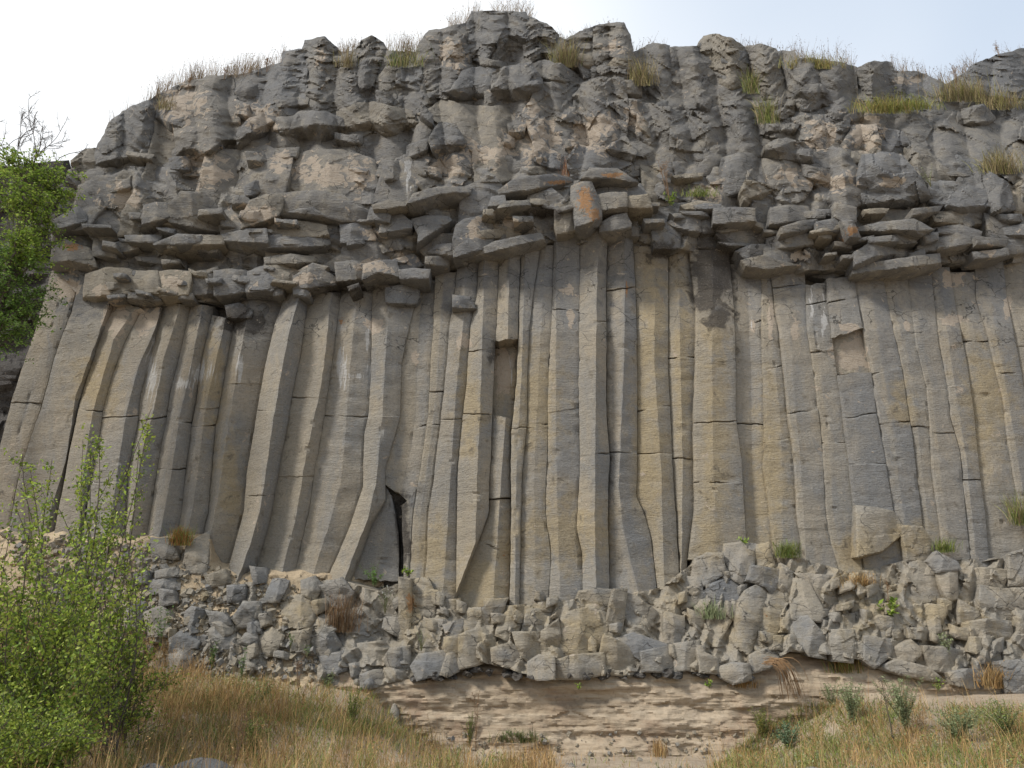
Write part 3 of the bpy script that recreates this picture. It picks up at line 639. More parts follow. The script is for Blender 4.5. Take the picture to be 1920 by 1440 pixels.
# ---- buttresses and noses of the weathered top (polygon | proud m, underside ...)
CRAG = """
208,233 233,213 262,200 293,186 299,213 292,273 279,312 265,326 232,322 205,332 180,332 175,312 187,277|p=.55;under=170,312 190,303 215,296 250,293 285,296;tilt=.1/0;bulge=.25
137,303 160,286 187,278 180,332 160,352 140,345|p=.15
299,213 296,188 340,162 350,250 335,330 318,345 300,400 268,440 225,440 232,400 262,350 280,312|p=.2;fac=.09;tilt=.18/0
340,160 400,146 433,147 446,233 448,268 420,284 385,296 372,318 345,320 334,295 336,277 330,230|p=.62;under=330,290 345,276 385,286 420,262 448,262;bulge=.15
440,160 480,137 533,120 535,100 573,93 570,150 567,182 560,208 500,214 470,224 448,247|p=.28;lm=.15
448,247 470,226 500,214 560,206 566,222 530,247 500,276 475,283 450,285|p=.62;under=445,262 480,242 510,228 570,214
575,79 607,74 630,93 631,140 621,185 600,190 567,180 566,130 570,100|p=.4;bulge=.45;lm=.2
630,110 668,100 672,180 655,205 622,190|p=.1;lm=.15
530,247 545,225 567,213 610,214 640,226 642,262 640,280 610,286 580,285 547,298 530,270|p=.68;under=525,248 560,238 590,232 645,236
635,212 665,200 700,195 735,205 770,212 785,240 760,262 740,285 700,300 655,292 638,275|p=.55;under=630,240 690,228 740,232 790,228
672,96 682,79 697,72 715,83 723,98 708,133 702,182 690,188 671,180 668,130|p=.42;bulge=.5;lm=.24
725,130 786,130 788,200 770,210 740,203 704,195 708,150|p=.12;lm=.2
757,132 786,126 788,148 770,166 757,158|p=.4;under=.4
790,83 807,61 873,47 884,100 868,132 848,173 830,186 805,172 788,152 784,120|p=.62;bulge=.35;lm=.17;tilt=.1/0
880,45 887,25 917,26 983,27 994,60 985,66 960,60 930,68 920,90 905,118 885,110|p=.60;lm=.2;bulge=.1
917,86 930,67 950,60 975,62 987,82 986,112 965,126 935,122 905,118|p=.25;tilt=0/-.5;fac=.12;label=dark hollow of broken rock under the highest crag
985,30 1002,40 1023,49 1043,67 1034,100 1008,118 990,120 986,90|p=.5;lm=.2;bulge=.2
805,178 848,172 868,138 900,130 928,134 929,165 920,192 887,201 850,190 830,196|p=.68;under=800,186 850,168 890,160 930,158
927,138 960,128 995,120 1012,150 1006,180 985,205 960,210 933,200 926,170|p=.78;under=925,168 960,166 985,158 1012,158
988,122 1020,118 1050,124 1080,143 1081,158 1050,157 1022,157 1000,142|p=.6;under=.35
1063,78 1085,66 1110,55 1114,140 1097,142 1090,124 1070,105|p=.42;lm=.17;tilt=.2/0
1117,53 1140,49 1167,47 1177,67 1184,113 1184,155 1165,150 1148,140 1114,138|p=.62;lm=.15;bulge=.12
1143,124 1153,113 1183,114 1184,157 1168,156 1152,142|p=.55;tilt=.2/-.6;fac=.05;tint=.95
1013,158 1078,158 1081,213 1083,260 1065,285 1040,303 1006,302 1002,253 983,217 1000,190|p=.42;lm=.07;tilt=.12/0;zone=.25
1078,180 1095,160 1123,150 1165,150 1173,200 1170,253 1150,275 1133,284 1085,274 1080,213|p=.50;lm=.10;bulge=.12;zone=.25
1083,276 1133,284 1172,262 1187,284 1174,298 1196,330 1175,345 1130,330 1075,335 1068,300|p=.45;zone=.3
1134,282 1150,272 1171,260 1188,284 1180,297 1160,296|p=.80;under=.5
787,213 830,192 887,203 935,203 980,215 1003,253 1004,300 985,325 953,333 893,342 890,283 850,235|p=.30;fac=.06;lm=.03;zone=.35;tint=.8
807,262 825,233 853,238 874,277 860,290 843,301 823,294|p=.62;under=805,280 830,270 855,272 875,272
787,215 825,232 805,265 822,295 862,306 890,285 893,340 870,350 800,355 760,330 772,290|p=.22;zone=.3;tint=.7
1195,100 1225,85 1252,89 1255,190 1228,196 1198,186|p=.30;lm=.18;bulge=.2
1254,92 1308,90 1333,140 1353,195 1320,215 1258,202|p=.34;lm=.18;bulge=.25
1311,88 1322,72 1343,69 1370,76 1391,90 1394,125 1406,188 1380,196 1354,188 1332,135|p=.52;lm=.18;bulge=.35
1397,92 1425,87 1452,95 1472,140 1494,186 1488,213 1462,216 1440,190 1424,148|p=.40;lm=.18;bulge=.3
1463,100 1486,99 1495,113 1550,117 1567,121 1602,129 1604,177 1580,196 1557,200 1520,205 1494,198 1480,150|p=.35;lm=.08;fac=.12
1493,184 1500,172 1513,163 1543,164 1550,178 1530,188|p=.62;under=.6
1605,131 1640,119 1668,121 1675,140 1690,178 1655,186 1630,178 1612,155|p=.45;lm=.2;bulge=.3
1678,136 1720,140 1765,158 1772,215 1735,200 1700,178|p=.2;lm=.16
1798,146 1830,124 1880,106 1935,91 1990,86 1990,182 1900,178 1845,173 1815,165|p=.5;lm=.2;fac=.08
1803,210 1843,200 1862,222 1830,242 1800,230|p=.45;under=.3
1862,196 1990,190 1990,262 1890,262 1850,240|p=.25;lm=.12
1785,255 1840,250 1990,270 1990,330 1880,330 1830,290|p=.15;lm=.1
1200,195 1255,205 1262,240 1250,300 1205,310 1190,260|p=.3;lm=.12;zone=.1
1258,208 1320,215 1352,198 1360,240 1345,300 1262,305|p=.34;lm=.12
1205,312 1265,306 1280,372 1240,382 1212,372|p=.15;zone=.35
1265,306 1343,302 1352,350 1340,380 1285,380|p=.18;zone=.35;lm=.05
1357,195 1400,192 1440,195 1447,262 1430,290 1395,285 1358,296|p=.38;lm=.12;tilt=.1/0
1358,300 1383,292 1407,290 1430,300 1447,352 1395,353 1345,368|p=.42;fac=.05;tilt=-.1/-.2
1400,340 1447,352 1450,365 1405,380 1393,362|p=.62;under=.45
1443,233 1500,222 1547,220 1580,240 1583,300 1530,288 1500,278 1450,266|p=.42;lm=.12;tilt=.1/0;zone=.15
1437,275 1460,266 1475,263 1500,270 1521,284 1521,307 1500,302 1480,297 1440,293|p=.74;under=.45
1430,300 1480,299 1520,309 1522,340 1507,370 1480,380 1450,358|p=.4;zone=.25;tint=.7;tilt=0/-.15
1523,286 1560,280 1583,284 1600,310 1614,335 1624,378 1600,384 1547,381 1541,353 1524,320|p=.50;zone=.3;tint=.6;bev=.3
1600,240 1640,236 1650,290 1618,296 1612,330 1596,300 1583,270|p=.40;zone=.2
1645,240 1690,250 1720,300 1680,296 1652,292|p=.28;lm=.08
1620,294 1655,290 1687,294 1720,332 1744,372 1728,388 1680,386 1630,392 1615,360 1613,335|p=.74;under=1620,382 1690,371 1730,363 1745,366;bev=.25;tilt=.05/-.2;label=big smooth grey slab with a sharp overhanging lip
1700,280 1745,300 1790,330 1800,350 1747,345 1722,325|p=.3;lm=.1
1747,340 1800,345 1847,362 1864,398 1830,398 1800,395 1745,382|p=.5;under=1745,380 1800,388 1840,385 1870,388
1790,290 1860,330 1885,345 1900,390 1870,395 1850,360 1800,345|p=.4;lm=.14
1863,330 1990,340 1990,400 1905,395|p=.2;lm=.1
"""
many('crag', CRAG, 100, s=2.9, fac=.16, lm=.12, thick=1.0, rough=.03, grow=6, bev=.4, split=.5, edge=2.2)

# ---- smooth panels and the stepped ledge blocks between the crags and the columns
LEDGE = """
387,296 420,284 447,283 452,333 428,372 413,390 365,373 378,335|p=.25;tint=.7
450,285 500,276 545,298 538,330 530,367 500,368 437,367 452,335|p=.32;tint=.4
545,298 580,286 640,284 672,292 700,302 712,367 690,400 640,418 593,398 560,396 533,360|p=.30;tint=.7;bev=.2
178,330 210,333 232,322 262,328 250,365 228,390 195,384 168,360|p=.30
150,350 178,335 195,385 160,425 130,432 145,390|p=.25
95,432 97,418 120,405 147,390 158,402 163,424 130,428 112,437|p=.6;under=.3
160,428 195,388 222,395 232,440 205,452 175,446|p=.22
272,388 290,383 313,384 317,400 314,416 300,425 268,432 270,410|p=.62;under=.38
318,385 340,362 375,364 395,378 410,394 411,438 385,436 358,431 330,424 317,410|p=.48;under=.16;tint=.6
437,368 470,368 465,385 455,404 450,430 418,442 412,420 428,380|p=.3
440,368 462,370 466,382 455,392 438,388|p=.58;under=.45
470,378 500,368 533,366 524,392 510,414 480,424 453,431 460,400|p=.62;under=.2;tint=.8
528,405 560,395 585,392 593,398 640,418 636,426 610,420 590,408 560,412 530,420|p=.7;under=.55
530,365 590,360 640,368 690,400 690,413 640,412 593,398 560,402 524,410|p=.5;tint=.6
640,412 690,415 700,380 715,380 712,410 700,420 690,424 645,424|p=.4;under=.3
178,448 213,446 214,478 190,480 174,476|p=.3
220,457 250,447 257,466 240,478 217,478|p=.45;under=.3
290,458 333,442 375,444 376,464 340,470 300,470|p=.82;under=.55;tint=.1
376,444 417,445 418,462 395,474 340,476 300,473 335,466|p=.80;under=.6;tint=.9
418,442 460,433 497,431 499,450 494,470 460,474 425,464|p=.70;under=.55;tint=.2
500,430 520,417 570,419 610,426 614,440 580,446 530,448 500,450|p=.50;under=.2
500,450 560,446 614,444 616,455 590,466 545,468 498,466|p=.64;under=.35;tint=.1
100,470 122,452 145,462 166,468 178,500 168,512 130,511 97,500|p=.60;under=100,492 130,488 165,496 180,502
240,478 290,470 340,478 400,480 402,508 300,510 250,506 180,505 182,482|p=.1
402,478 470,474 497,470 498,498 440,510 405,508|p=-.05
500,470 560,472 566,497 500,500|p=.35;under=.2
498,485 545,480 588,484 590,496 540,500 500,498|p=.66;under=.4
163,517 200,505 240,507 258,511 250,535 240,556 205,566 170,570 158,566 160,540|p=.68;under=155,557 200,554 240,551
258,511 293,510 297,540 297,556 272,556 243,550|p=.72;under=.25;tint=.9
293,512 330,510 357,511 352,540 346,562 320,570 298,572 293,556|p=.74;under=290,556 350,553
243,552 297,553 302,572 262,570 242,562|p=.66;under=.6
360,512 403,507 404,540 402,555 375,560 349,558|p=.60;under=.2
403,510 435,508 467,511 466,548 440,553 423,556 404,552|p=.66;under=.15
467,512 485,505 500,500 512,518 520,535 522,548 495,556 466,560 464,540|p=.72;under=.3
500,500 530,497 560,497 558,520 552,544 536,546 521,538|p=.62;under=.15
553,520 575,506 600,505 629,523 630,546 600,552 566,552 552,548|p=.80;under=.4
563,507 587,497 612,500 600,508 575,512|p=.7
604,500 640,480 690,485 688,503 640,510|p=.3
630,494 660,492 684,498 683,524 660,530 634,532|p=.66;under=.25
684,498 712,492 741,490 748,520 730,544 707,548 690,540 683,524|p=.82;under=680,524 710,511 735,515 750,520
740,488 775,480 790,496 760,505 746,512|p=.45
750,508 775,507 804,507 801,522 775,526 752,524|p=.78;under=.3
800,484 825,484 841,490 838,500 815,498 800,494|p=.62;under=.3
430,552 500,556 524,548 526,600 500,596 470,585 430,600 425,575|p=.0;fac=.12;lm=.1;tint=.05;label=dark broken hollow beneath the ledge
425,575 448,572 470,582 468,604 450,612 430,602|p=.38;under=.4;tint=.0
725,542 785,530 783,560 768,578 740,575 727,565|p=.36;under=.25;tint=.1
850,555 880,560 893,585 872,590 852,582|p=.42;under=.4
640,424 690,418 704,448 690,453 640,458|p=.48;under=.15
645,462 700,452 742,458 742,486 690,490 640,492|p=.35
716,424 733,407 752,404 770,418 768,436 740,441 712,445|p=.62;under=.35
700,386 730,378 768,386 770,392 740,400 705,400|p=.82;under=.6
703,375 720,320 767,295 787,333 773,363 765,382 703,387|p=.35;tint=.4;bev=.2
765,385 777,366 820,354 882,352 878,363 862,374 820,386 778,400|p=.86;under=770,380 822,364 850,360 880,362
776,398 830,388 868,378 866,405 840,408 775,412|p=.15
774,413 800,408 840,410 855,424 835,430 810,438 800,452 783,464 788,440|p=.66;under=.45
787,466 810,442 852,440 854,470 830,478 800,478|p=.35
803,474 820,462 853,458 855,480 830,486|p=.6;under=.35
870,353 905,340 925,332 940,352 933,393 900,402 862,417 866,380|p=.30;fac=.13;lm=.06;tint=.3
937,358 960,342 993,334 1040,330 1075,338 1070,366 1034,354 993,362 965,368 938,371|p=.66;under=.4
993,370 1034,356 1060,376 1041,388 990,385|p=.55;fac=.15;tint=.1
925,372 945,366 945,388 930,396 918,388|p=.55;under=.4
928,400 947,381 990,378 994,392 1034,396 1008,400 968,408 928,411|p=.84;under=925,392 950,387 990,384 1040,388
975,412 1005,400 1040,400 1040,440 1010,444 975,450|p=-.1
925,410 972,412 975,452 940,458 925,452|p=.25;tint=.95
858,424 872,414 917,404 923,440 922,464 895,474 853,486 852,450|p=.62;under=.12;tint=.2
853,472 893,474 930,456 975,446 1012,440 1022,455 985,462 960,480 890,490 856,492|p=.80;under=850,478 895,480 960,462 1020,448
1043,385 1073,380 1080,410 1080,434 1065,440 1050,443 1043,420|p=.62;under=.15
1074,351 1090,345 1107,344 1118,370 1124,395 1127,424 1105,430 1083,434 1081,413 1074,375|p=.98;under=1075,424 1100,420 1127,408;bulge=.18;tint=.3;label=jutting block splashed with orange lichen
1093,335 1107,318 1157,320 1194,341 1172,348 1130,344|p=.88;under=1090,332 1110,334 1150,334 1175,340 1195,341
1118,348 1200,348 1213,368 1180,368 1122,368|p=.52
1121,368 1150,364 1173,364 1174,398 1148,400 1127,404|p=.84;under=.35
1174,371 1214,367 1221,396 1205,415 1193,432 1182,412 1175,396|p=.84;under=1170,388 1200,390 1222,388
1127,421 1150,408 1173,403 1180,420 1181,437 1160,446 1140,454 1128,436|p=.80;under=1125,435 1150,432 1182,426
1190,432 1215,400 1240,384 1290,384 1310,402 1312,430 1270,436 1225,462 1192,462|p=.2;fac=.14;tint=.2
1225,436 1250,420 1275,438 1272,462 1228,464|p=.5;tint=.1
1252,418 1280,405 1310,402 1312,432 1283,438|p=.52;under=.3;tint=.3
1280,386 1310,380 1345,384 1345,398 1300,400|p=.5;under=.4
1340,394 1378,392 1413,393 1414,416 1400,428 1365,434 1340,434|p=.72;under=1335,420 1415,415
1310,400 1340,402 1340,434 1318,434|p=.4
1312,436 1350,434 1365,452 1345,464 1312,462|p=.25;tint=.3
1345,440 1400,430 1440,428 1446,448 1420,458 1365,458|p=.3
1447,392 1480,388 1513,390 1518,408 1490,418 1446,421|p=.60;under=.2
1467,428 1500,418 1530,414 1531,430 1495,436 1468,441|p=.70;under=.3;tint=.3
1533,418 1577,411 1581,430 1533,431|p=.66;tint=.1
1522,436 1550,430 1580,424 1610,442 1590,452 1560,464 1528,460|p=.76;under=1520,438 1580,428 1612,442;tint=.95
1580,414 1598,416 1611,443 1596,440|p=.9;tint=.6;label=small orange-stained corner of a ledge
1567,382 1603,391 1603,413 1580,411 1567,404|p=.66
1607,430 1650,420 1713,414 1748,430 1724,441 1680,438 1640,442 1610,444|p=.76;under=.4;tint=.3
1605,392 1700,398 1740,392 1755,412 1715,412 1640,420 1606,424|p=.2
1633,448 1717,438 1724,450 1680,456 1634,458|p=.66;under=.4
1605,474 1640,455 1700,452 1722,460 1724,482 1680,492 1640,498 1606,510|p=.72;under=1600,498 1640,480 1720,474;tint=.3
1440,450 1470,441 1520,441 1522,456 1480,468 1440,466|p=.5;under=.25
1382,471 1410,462 1434,461 1433,480 1405,486|p=.5
1435,464 1500,462 1505,480 1470,494 1435,488|p=.45
1393,489 1430,482 1467,494 1504,500 1473,517 1440,524 1415,514|p=.62;under=1390,500 1440,504 1500,496;tint=.7
1505,470 1560,462 1605,470 1606,510 1560,520 1510,515|p=-.12;tint=.1
1600,505 1640,496 1716,484 1760,478 1762,498 1700,508 1640,514 1602,516|p=.80;under=.4
1723,464 1790,438 1840,454 1812,464 1770,472 1725,480|p=.62;under=.3
1748,430 1800,425 1838,436 1835,450 1790,438 1752,446|p=.5
1780,470 1838,456 1935,452 1990,455 1990,474 1900,476 1830,492 1790,490|p=.5;under=.3
1848,402 1990,402 1990,448 1860,444|p=.3;lm=.08
1868,430 1920,424 1990,428 1990,442 1900,446|p=.55;under=.3
1755,400 1800,398 1845,405 1845,428 1800,424 1752,428|p=.4;under=.3
"""
import re as _re
_L = [l for l in LEDGE.strip().split('\n')]
many('ledge_block', '\n'.join(_L[:99]), 300, s=3.0, fac=.045, thick=.8, zone=.38, bev=.10, split=.45, rough=.010, grow=4.6, edge=.8)
many('wedge_block', '\n'.join(_L[99:]), 420, s=3.0, fac=.045, thick=.8, zone=.38, bev=.10, split=.45, rough=.010, grow=4.6, edge=.8)

# ---- broken foot of the columns
def YB(u, v):
    return np.interp(v, [960, 1050, 1120, 1200, 1260, 1290], [18.05, 17.9, 17.65, 17.3, 17.0, 16.95]) + 0.12 * np.sin(u / 90.)
part('rubble_face', "330,1085 440,1092 560,1095 640,1085 700,1110 760,1090 840,1140 960,1135 1140,1118 1240,1102 1300,1055 1400,1035 1500,1045 1600,1075 1700,1050 2000,1045 2000,1310 1890,1296 1780,1270 1700,1240 1600,1236 1560,1228 1480,1222 1400,1262 1260,1258 1180,1266 1000,1268 900,1240 780,1272 690,1288 600,1285 480,1262 330,1265 230,1250 225,1140 330,1128 430,1138 470,1100", ROCK, cliff, p=.20, s=3.1, Y=YB, fac=.24, lm=.0, bev=0, thick=.6, seed=9, zone=1, tint=.8, fs=.30, rough=.02)
FOOT = """
1320,1113 1337,1097 1387,1073 1393,1093 1383,1142 1330,1143|p=.4;tint=.0;zone=.4
1330,1143 1383,1144 1347,1200 1313,1187|p=.3;tint=.7
1403,1087 1413,1063 1463,1070 1460,1093 1447,1110 1437,1097|p=.55;tint=.0
1400,1110 1420,1100 1440,1100 1443,1117 1425,1170 1407,1227 1380,1213 1387,1133|p=.5;tint=.7;bulge=.1
1440,1107 1460,1102 1477,1107 1467,1167 1437,1213 1413,1227 1428,1170|p=.35;tint=.85
1463,1068 1487,1070 1486,1120 1478,1104 1460,1100|p=.35;tint=.1
1487,1087 1513,1090 1543,1150 1537,1163 1483,1160|p=.4;tint=.8
1487,1073 1587,1083 1590,1127 1565,1150 1547,1157 1520,1095|p=.25
1477,1163 1513,1157 1543,1193 1547,1233 1520,1227 1480,1175|p=.38;tint=.1
1557,1183 1600,1183 1597,1240 1563,1237|p=.38;tint=.6
1545,1160 1610,1150 1618,1180 1557,1182|p=.2
1620,1167 1647,1157 1673,1160 1672,1199 1623,1193|p=.36;tint=.2
1623,1194 1671,1201 1670,1226 1640,1250 1623,1237|p=.38
1673,1217 1707,1203 1730,1222 1710,1240 1690,1240|p=.4;tint=.3
1590,1090 1640,1090 1643,1150 1600,1145|p=.28;tint=.9
1707,1053 1747,1053 1760,1090 1778,1127 1713,1128|p=.36;tint=.5
1713,1133 1777,1136 1763,1180 1720,1177|p=.3;tint=.2
1742,1053 1757,1037 1793,1057 1800,1067 1757,1070|p=.6;tint=.0;label=blue-grey capping block
1757,1071 1793,1071 1793,1120 1780,1124 1765,1095|p=.48
1797,1073 1840,1068 1890,1070 1877,1107 1800,1110|p=.3;tint=.9
1800,1127 1830,1147 1843,1167 1800,1167|p=.35
1807,1170 1850,1164 1893,1167 1900,1207 1813,1207|p=.36;tint=.6
1840,1100 1880,1108 1990,1100 1990,1160 1850,1162 1838,1140|p=.2;fac=.12
1893,1040 1930,1030 1990,1040 1990,1100 1895,1096|p=.35;fac=.1
1607,950 1640,955 1673,962 1690,990 1697,1027 1657,1050 1610,1047|p=.42;under=1600,1048 1655,1034 1690,1005 1700,1010;tint=.8;bev=.25;zone=.9;label=large rounded stub of a broken column
1693,988 1727,990 1750,1027 1747,1047 1703,1050|p=.4;zone=.9
1280,1083 1313,1087 1317,1127 1280,1140 1262,1110|p=.3
1300,1080 1306,1050 1325,1040 1353,1040 1357,1073 1320,1096|p=.42;tint=.2;zone=.8
1360,1023 1390,1020 1417,1023 1410,1060 1390,1093 1360,1075|p=.45;zone=.8;tint=.1
1415,1025 1440,1020 1450,1060 1420,1062|p=.4;zone=.8
1733,1213 1775,1216 1813,1227 1818,1242 1810,1260 1770,1258 1747,1253|p=.35;tint=.1
1780,1263 1815,1258 1847,1260 1853,1290 1820,1288 1790,1280|p=.45;tint=.2
1877,1243 1925,1240 1990,1247 1990,1302 1925,1302 1890,1297|p=.5;tint=.0
1640,1252 1680,1240 1740,1255 1780,1282 1740,1272 1690,1262|p=.35
773,1250 787,1230 830,1223 837,1228 827,1263 783,1273|p=.5;tint=.0;bev=.2;label=smooth blue-grey block at the foot of the cliff
828,1263 840,1228 857,1223 858,1257 838,1266|p=.45;tint=.2
835,1197 860,1193 861,1222 836,1224|p=.42;tint=.7
833,1173 870,1160 862,1191 842,1196|p=.4;tint=.0;fac=.1
871,1160 880,1143 903,1147 900,1178 866,1191|p=.38;tint=.8
863,1193 897,1178 927,1190 924,1233 890,1245 861,1253|p=.46;tint=.8
923,1217 957,1207 973,1223 973,1253 946,1245 925,1238|p=.42;tint=.1
904,1147 920,1127 950,1123 934,1160 928,1188 901,1178|p=.36;tint=.3
937,1167 962,1142 988,1150 973,1173 960,1203 932,1190|p=.35;tint=.8
963,1187 1013,1186 1012,1230 995,1243 975,1224|p=.38;tint=.85
990,1147 1027,1140 1043,1157 1020,1184 980,1183|p=.36;tint=.5
1018,1186 1046,1162 1048,1200 1034,1226 1014,1226|p=.40;tint=.9
1050,1173 1067,1150 1100,1142 1143,1153 1138,1180 1127,1223 1080,1228 1040,1230|p=.48;tint=.8;bev=.3;label=largest rounded boulder-like block of the foot
993,1243 1011,1231 1037,1233 1038,1271 1010,1272 992,1268|p=.42;tint=.4
1040,1241 1075,1231 1130,1226 1134,1262 1090,1270 1040,1272|p=.46;tint=.7
1133,1193 1150,1200 1173,1213 1200,1236 1184,1266 1136,1262 1128,1225|p=.40;tint=.9
1153,1107 1173,1107 1167,1150 1163,1190 1147,1197 1138,1177 1146,1140|p=.55;tint=.95;zone=.9
1087,1111 1120,1107 1150,1108 1143,1152 1100,1140 1072,1147|p=.36;tint=.9
1173,1114 1190,1120 1233,1150 1207,1180 1186,1170 1170,1150|p=.36
1154,1198 1187,1190 1253,1210 1230,1225 1201,1234 1174,1212|p=.42;tint=.0
1204,1224 1230,1218 1260,1213 1263,1258 1207,1257|p=.40
1247,1150 1280,1158 1282,1205 1247,1207|p=.38;tint=.2
1264,1210 1310,1202 1307,1252 1268,1256|p=.4
1308,1218 1343,1237 1348,1262 1315,1258|p=.42;tint=.2
1350,1253 1375,1246 1403,1247 1407,1273 1375,1280 1352,1268|p=.42;tint=.3
1408,1230 1440,1218 1476,1222 1440,1250 1408,1262|p=.3
723,1160 750,1160 748,1193 720,1176|p=.35;tint=.2
750,1085 767,1087 768,1150 763,1213 748,1210 752,1150|p=.5;tint=.9;zone=.95
768,1090 800,1085 815,1120 812,1160 770,1165|p=.35;fac=.12;tint=.8
770,1165 835,1160 834,1196 800,1222 768,1218|p=.3;tint=.9
720,1237 735,1218 750,1217 750,1250 733,1255|p=.4;tint=.1
677,1267 700,1260 722,1257 721,1283 678,1290|p=.4;tint=.1
752,1215 767,1213 767,1250 752,1252|p=.38;tint=.1
640,1150 690,1135 722,1165 718,1200 660,1210|p=.25;fac=.12
640,1212 715,1205 735,1222 715,1255 660,1255|p=.3;fac=.1;tint=.7
1800,1210 1870,1210 1876,1242 1820,1240|p=.28
820,1130 860,1125 868,1158 832,1170|p=.25;tint=.8
"""
FY = lambda u, v: YB(u, v)
many('foot_block', FOOT, 500, s=3.0, fac=.05, thick=.7, zone=.88, bev=.10, split=.42, rough=.012, Y=FY, grow=5, edge=.8, lo_tint=.35)
# smaller angular slabs and shards wedged between the big pieces
def shards(name, reg, n, seed, wr, hr, pr, **kw):
    R = np.random.default_rng(seed); pg = PL(reg); lo, hi = pg.min(0), pg.max(0); out = []; done = []
    while len(out) < n:
        q = R.uniform(lo, hi)
        if not inpoly(q[None], pg)[0] or any(abs(q[0] - d[0]) < wr[0] * .8 and abs(q[1] - d[1]) < hr[0] for d in done): continue
        done.append(q); w_, h_ = R.uniform(*wr), R.uniform(*hr); sk = R.uniform(-.3, .3) * h_; J = lambda a: a * R.uniform(.72, 1.15)
        pts = [(-J(w_ / 2), -J(h_ / 2) + sk), (R.uniform(-.2, .3) * w_, -J(h_ / 2) * 1.15), (J(w_ / 2), -J(h_ / 2) - sk), (J(w_ / 2) * .9, J(h_ / 2) - sk), (R.uniform(-.3, .2) * w_, J(h_ / 2) * 1.1), (-J(w_ / 2) * .9, J(h_ / 2) + sk)]
        pts = [pts[k] for k in range(6) if not (k in (1, 4) and R.uniform() < .4)]
        out.append(' '.join('%.0f,%.0f' % (q[0] + a_, q[1] + b_) for a_, b_ in pts) + '|p=%.2f' % R.uniform(*pr) + (';under=%.2f' % R.uniform(.25, .55) if q[1] < 560 and R.uniform() < .75 else ''))
    many(name, '\n'.join(out), seed, **kw)
shards('ledge_slab', "150,400 600,395 900,370 1200,380 1500,385 1900,390 1900,480 1600,490 1480,480 1200,440 1040,430 850,470 620,490 480,500 150,500", 70, 800, (26, 70), (10, 20), (.35, .75), s=2.9, fac=.04, thick=.7, zone=.35, bev=.08, split=.4, rough=.01, edge=.8)
shards('jutting_slab', "165,508 820,488 825,545 640,548 500,560 165,568", 22, 870, (22, 56), (9, 18), (.55, .95), s=2.9, fac=.05, thick=.7, zone=.35, bev=.1, split=.6, rough=.012, edge=1.0)
shards('crag_slab', "220,240 450,170 800,120 1180,100 1400,110 1600,150 1860,300 1860,380 1200,330 900,340 180,380", 50, 900, (26, 74), (16, 40), (.28, .52), s=2.9, fac=.10, lm=.10, thick=.8, zone=.12, bev=.15, split=.6, rough=.02, edge=1.5)
shards('foot_shard', "340,1110 480,1120 760,1110 1240,1115 1320,1050 1500,1060 1900,1060 1900,1260 1640,1220 1480,1205 1400,1240 900,1235 700,1260 340,1230", 85, 1000, (16, 44), (14, 34), (.28, .5), s=2.9, fac=.04, thick=.6, zone=.88, lo_tint=.4, bev=.15, split=.8, rough=.012, edge=.8, Y=FY)
# crumbly clinker along the underside of the lava
CL = []
R_ = np.random.default_rng(5)
for i in range(26):
    u = 775 + i * 25 + R_.uniform(-8, 8); v = np.interp(u, [775, 860, 1000, 1200, 1300, 1400], [1272, 1262, 1266, 1268, 1258, 1272]) + R_.uniform(-4, 4)
    ph = np.sort(R_.uniform(0, 6.28, 9)); rr = R_.uniform(8, 17)
    CL.append(' '.join('%.0f,%.0f' % (u + rr * 1.2 * math.cos(a) * R_.uniform(.7, 1), v + rr * .8 * math.sin(a) * R_.uniform(.7, 1)) for a in ph) + '|p=%.2f' % R_.uniform(.15, .35))
many('clinker_lump', '\n'.join(CL), 640, s=2.6, fac=.10, thick=.4, zone=.45, bev=.5, rough=.16, fs=.2, Y=FY, tint=.6, dark=.55)

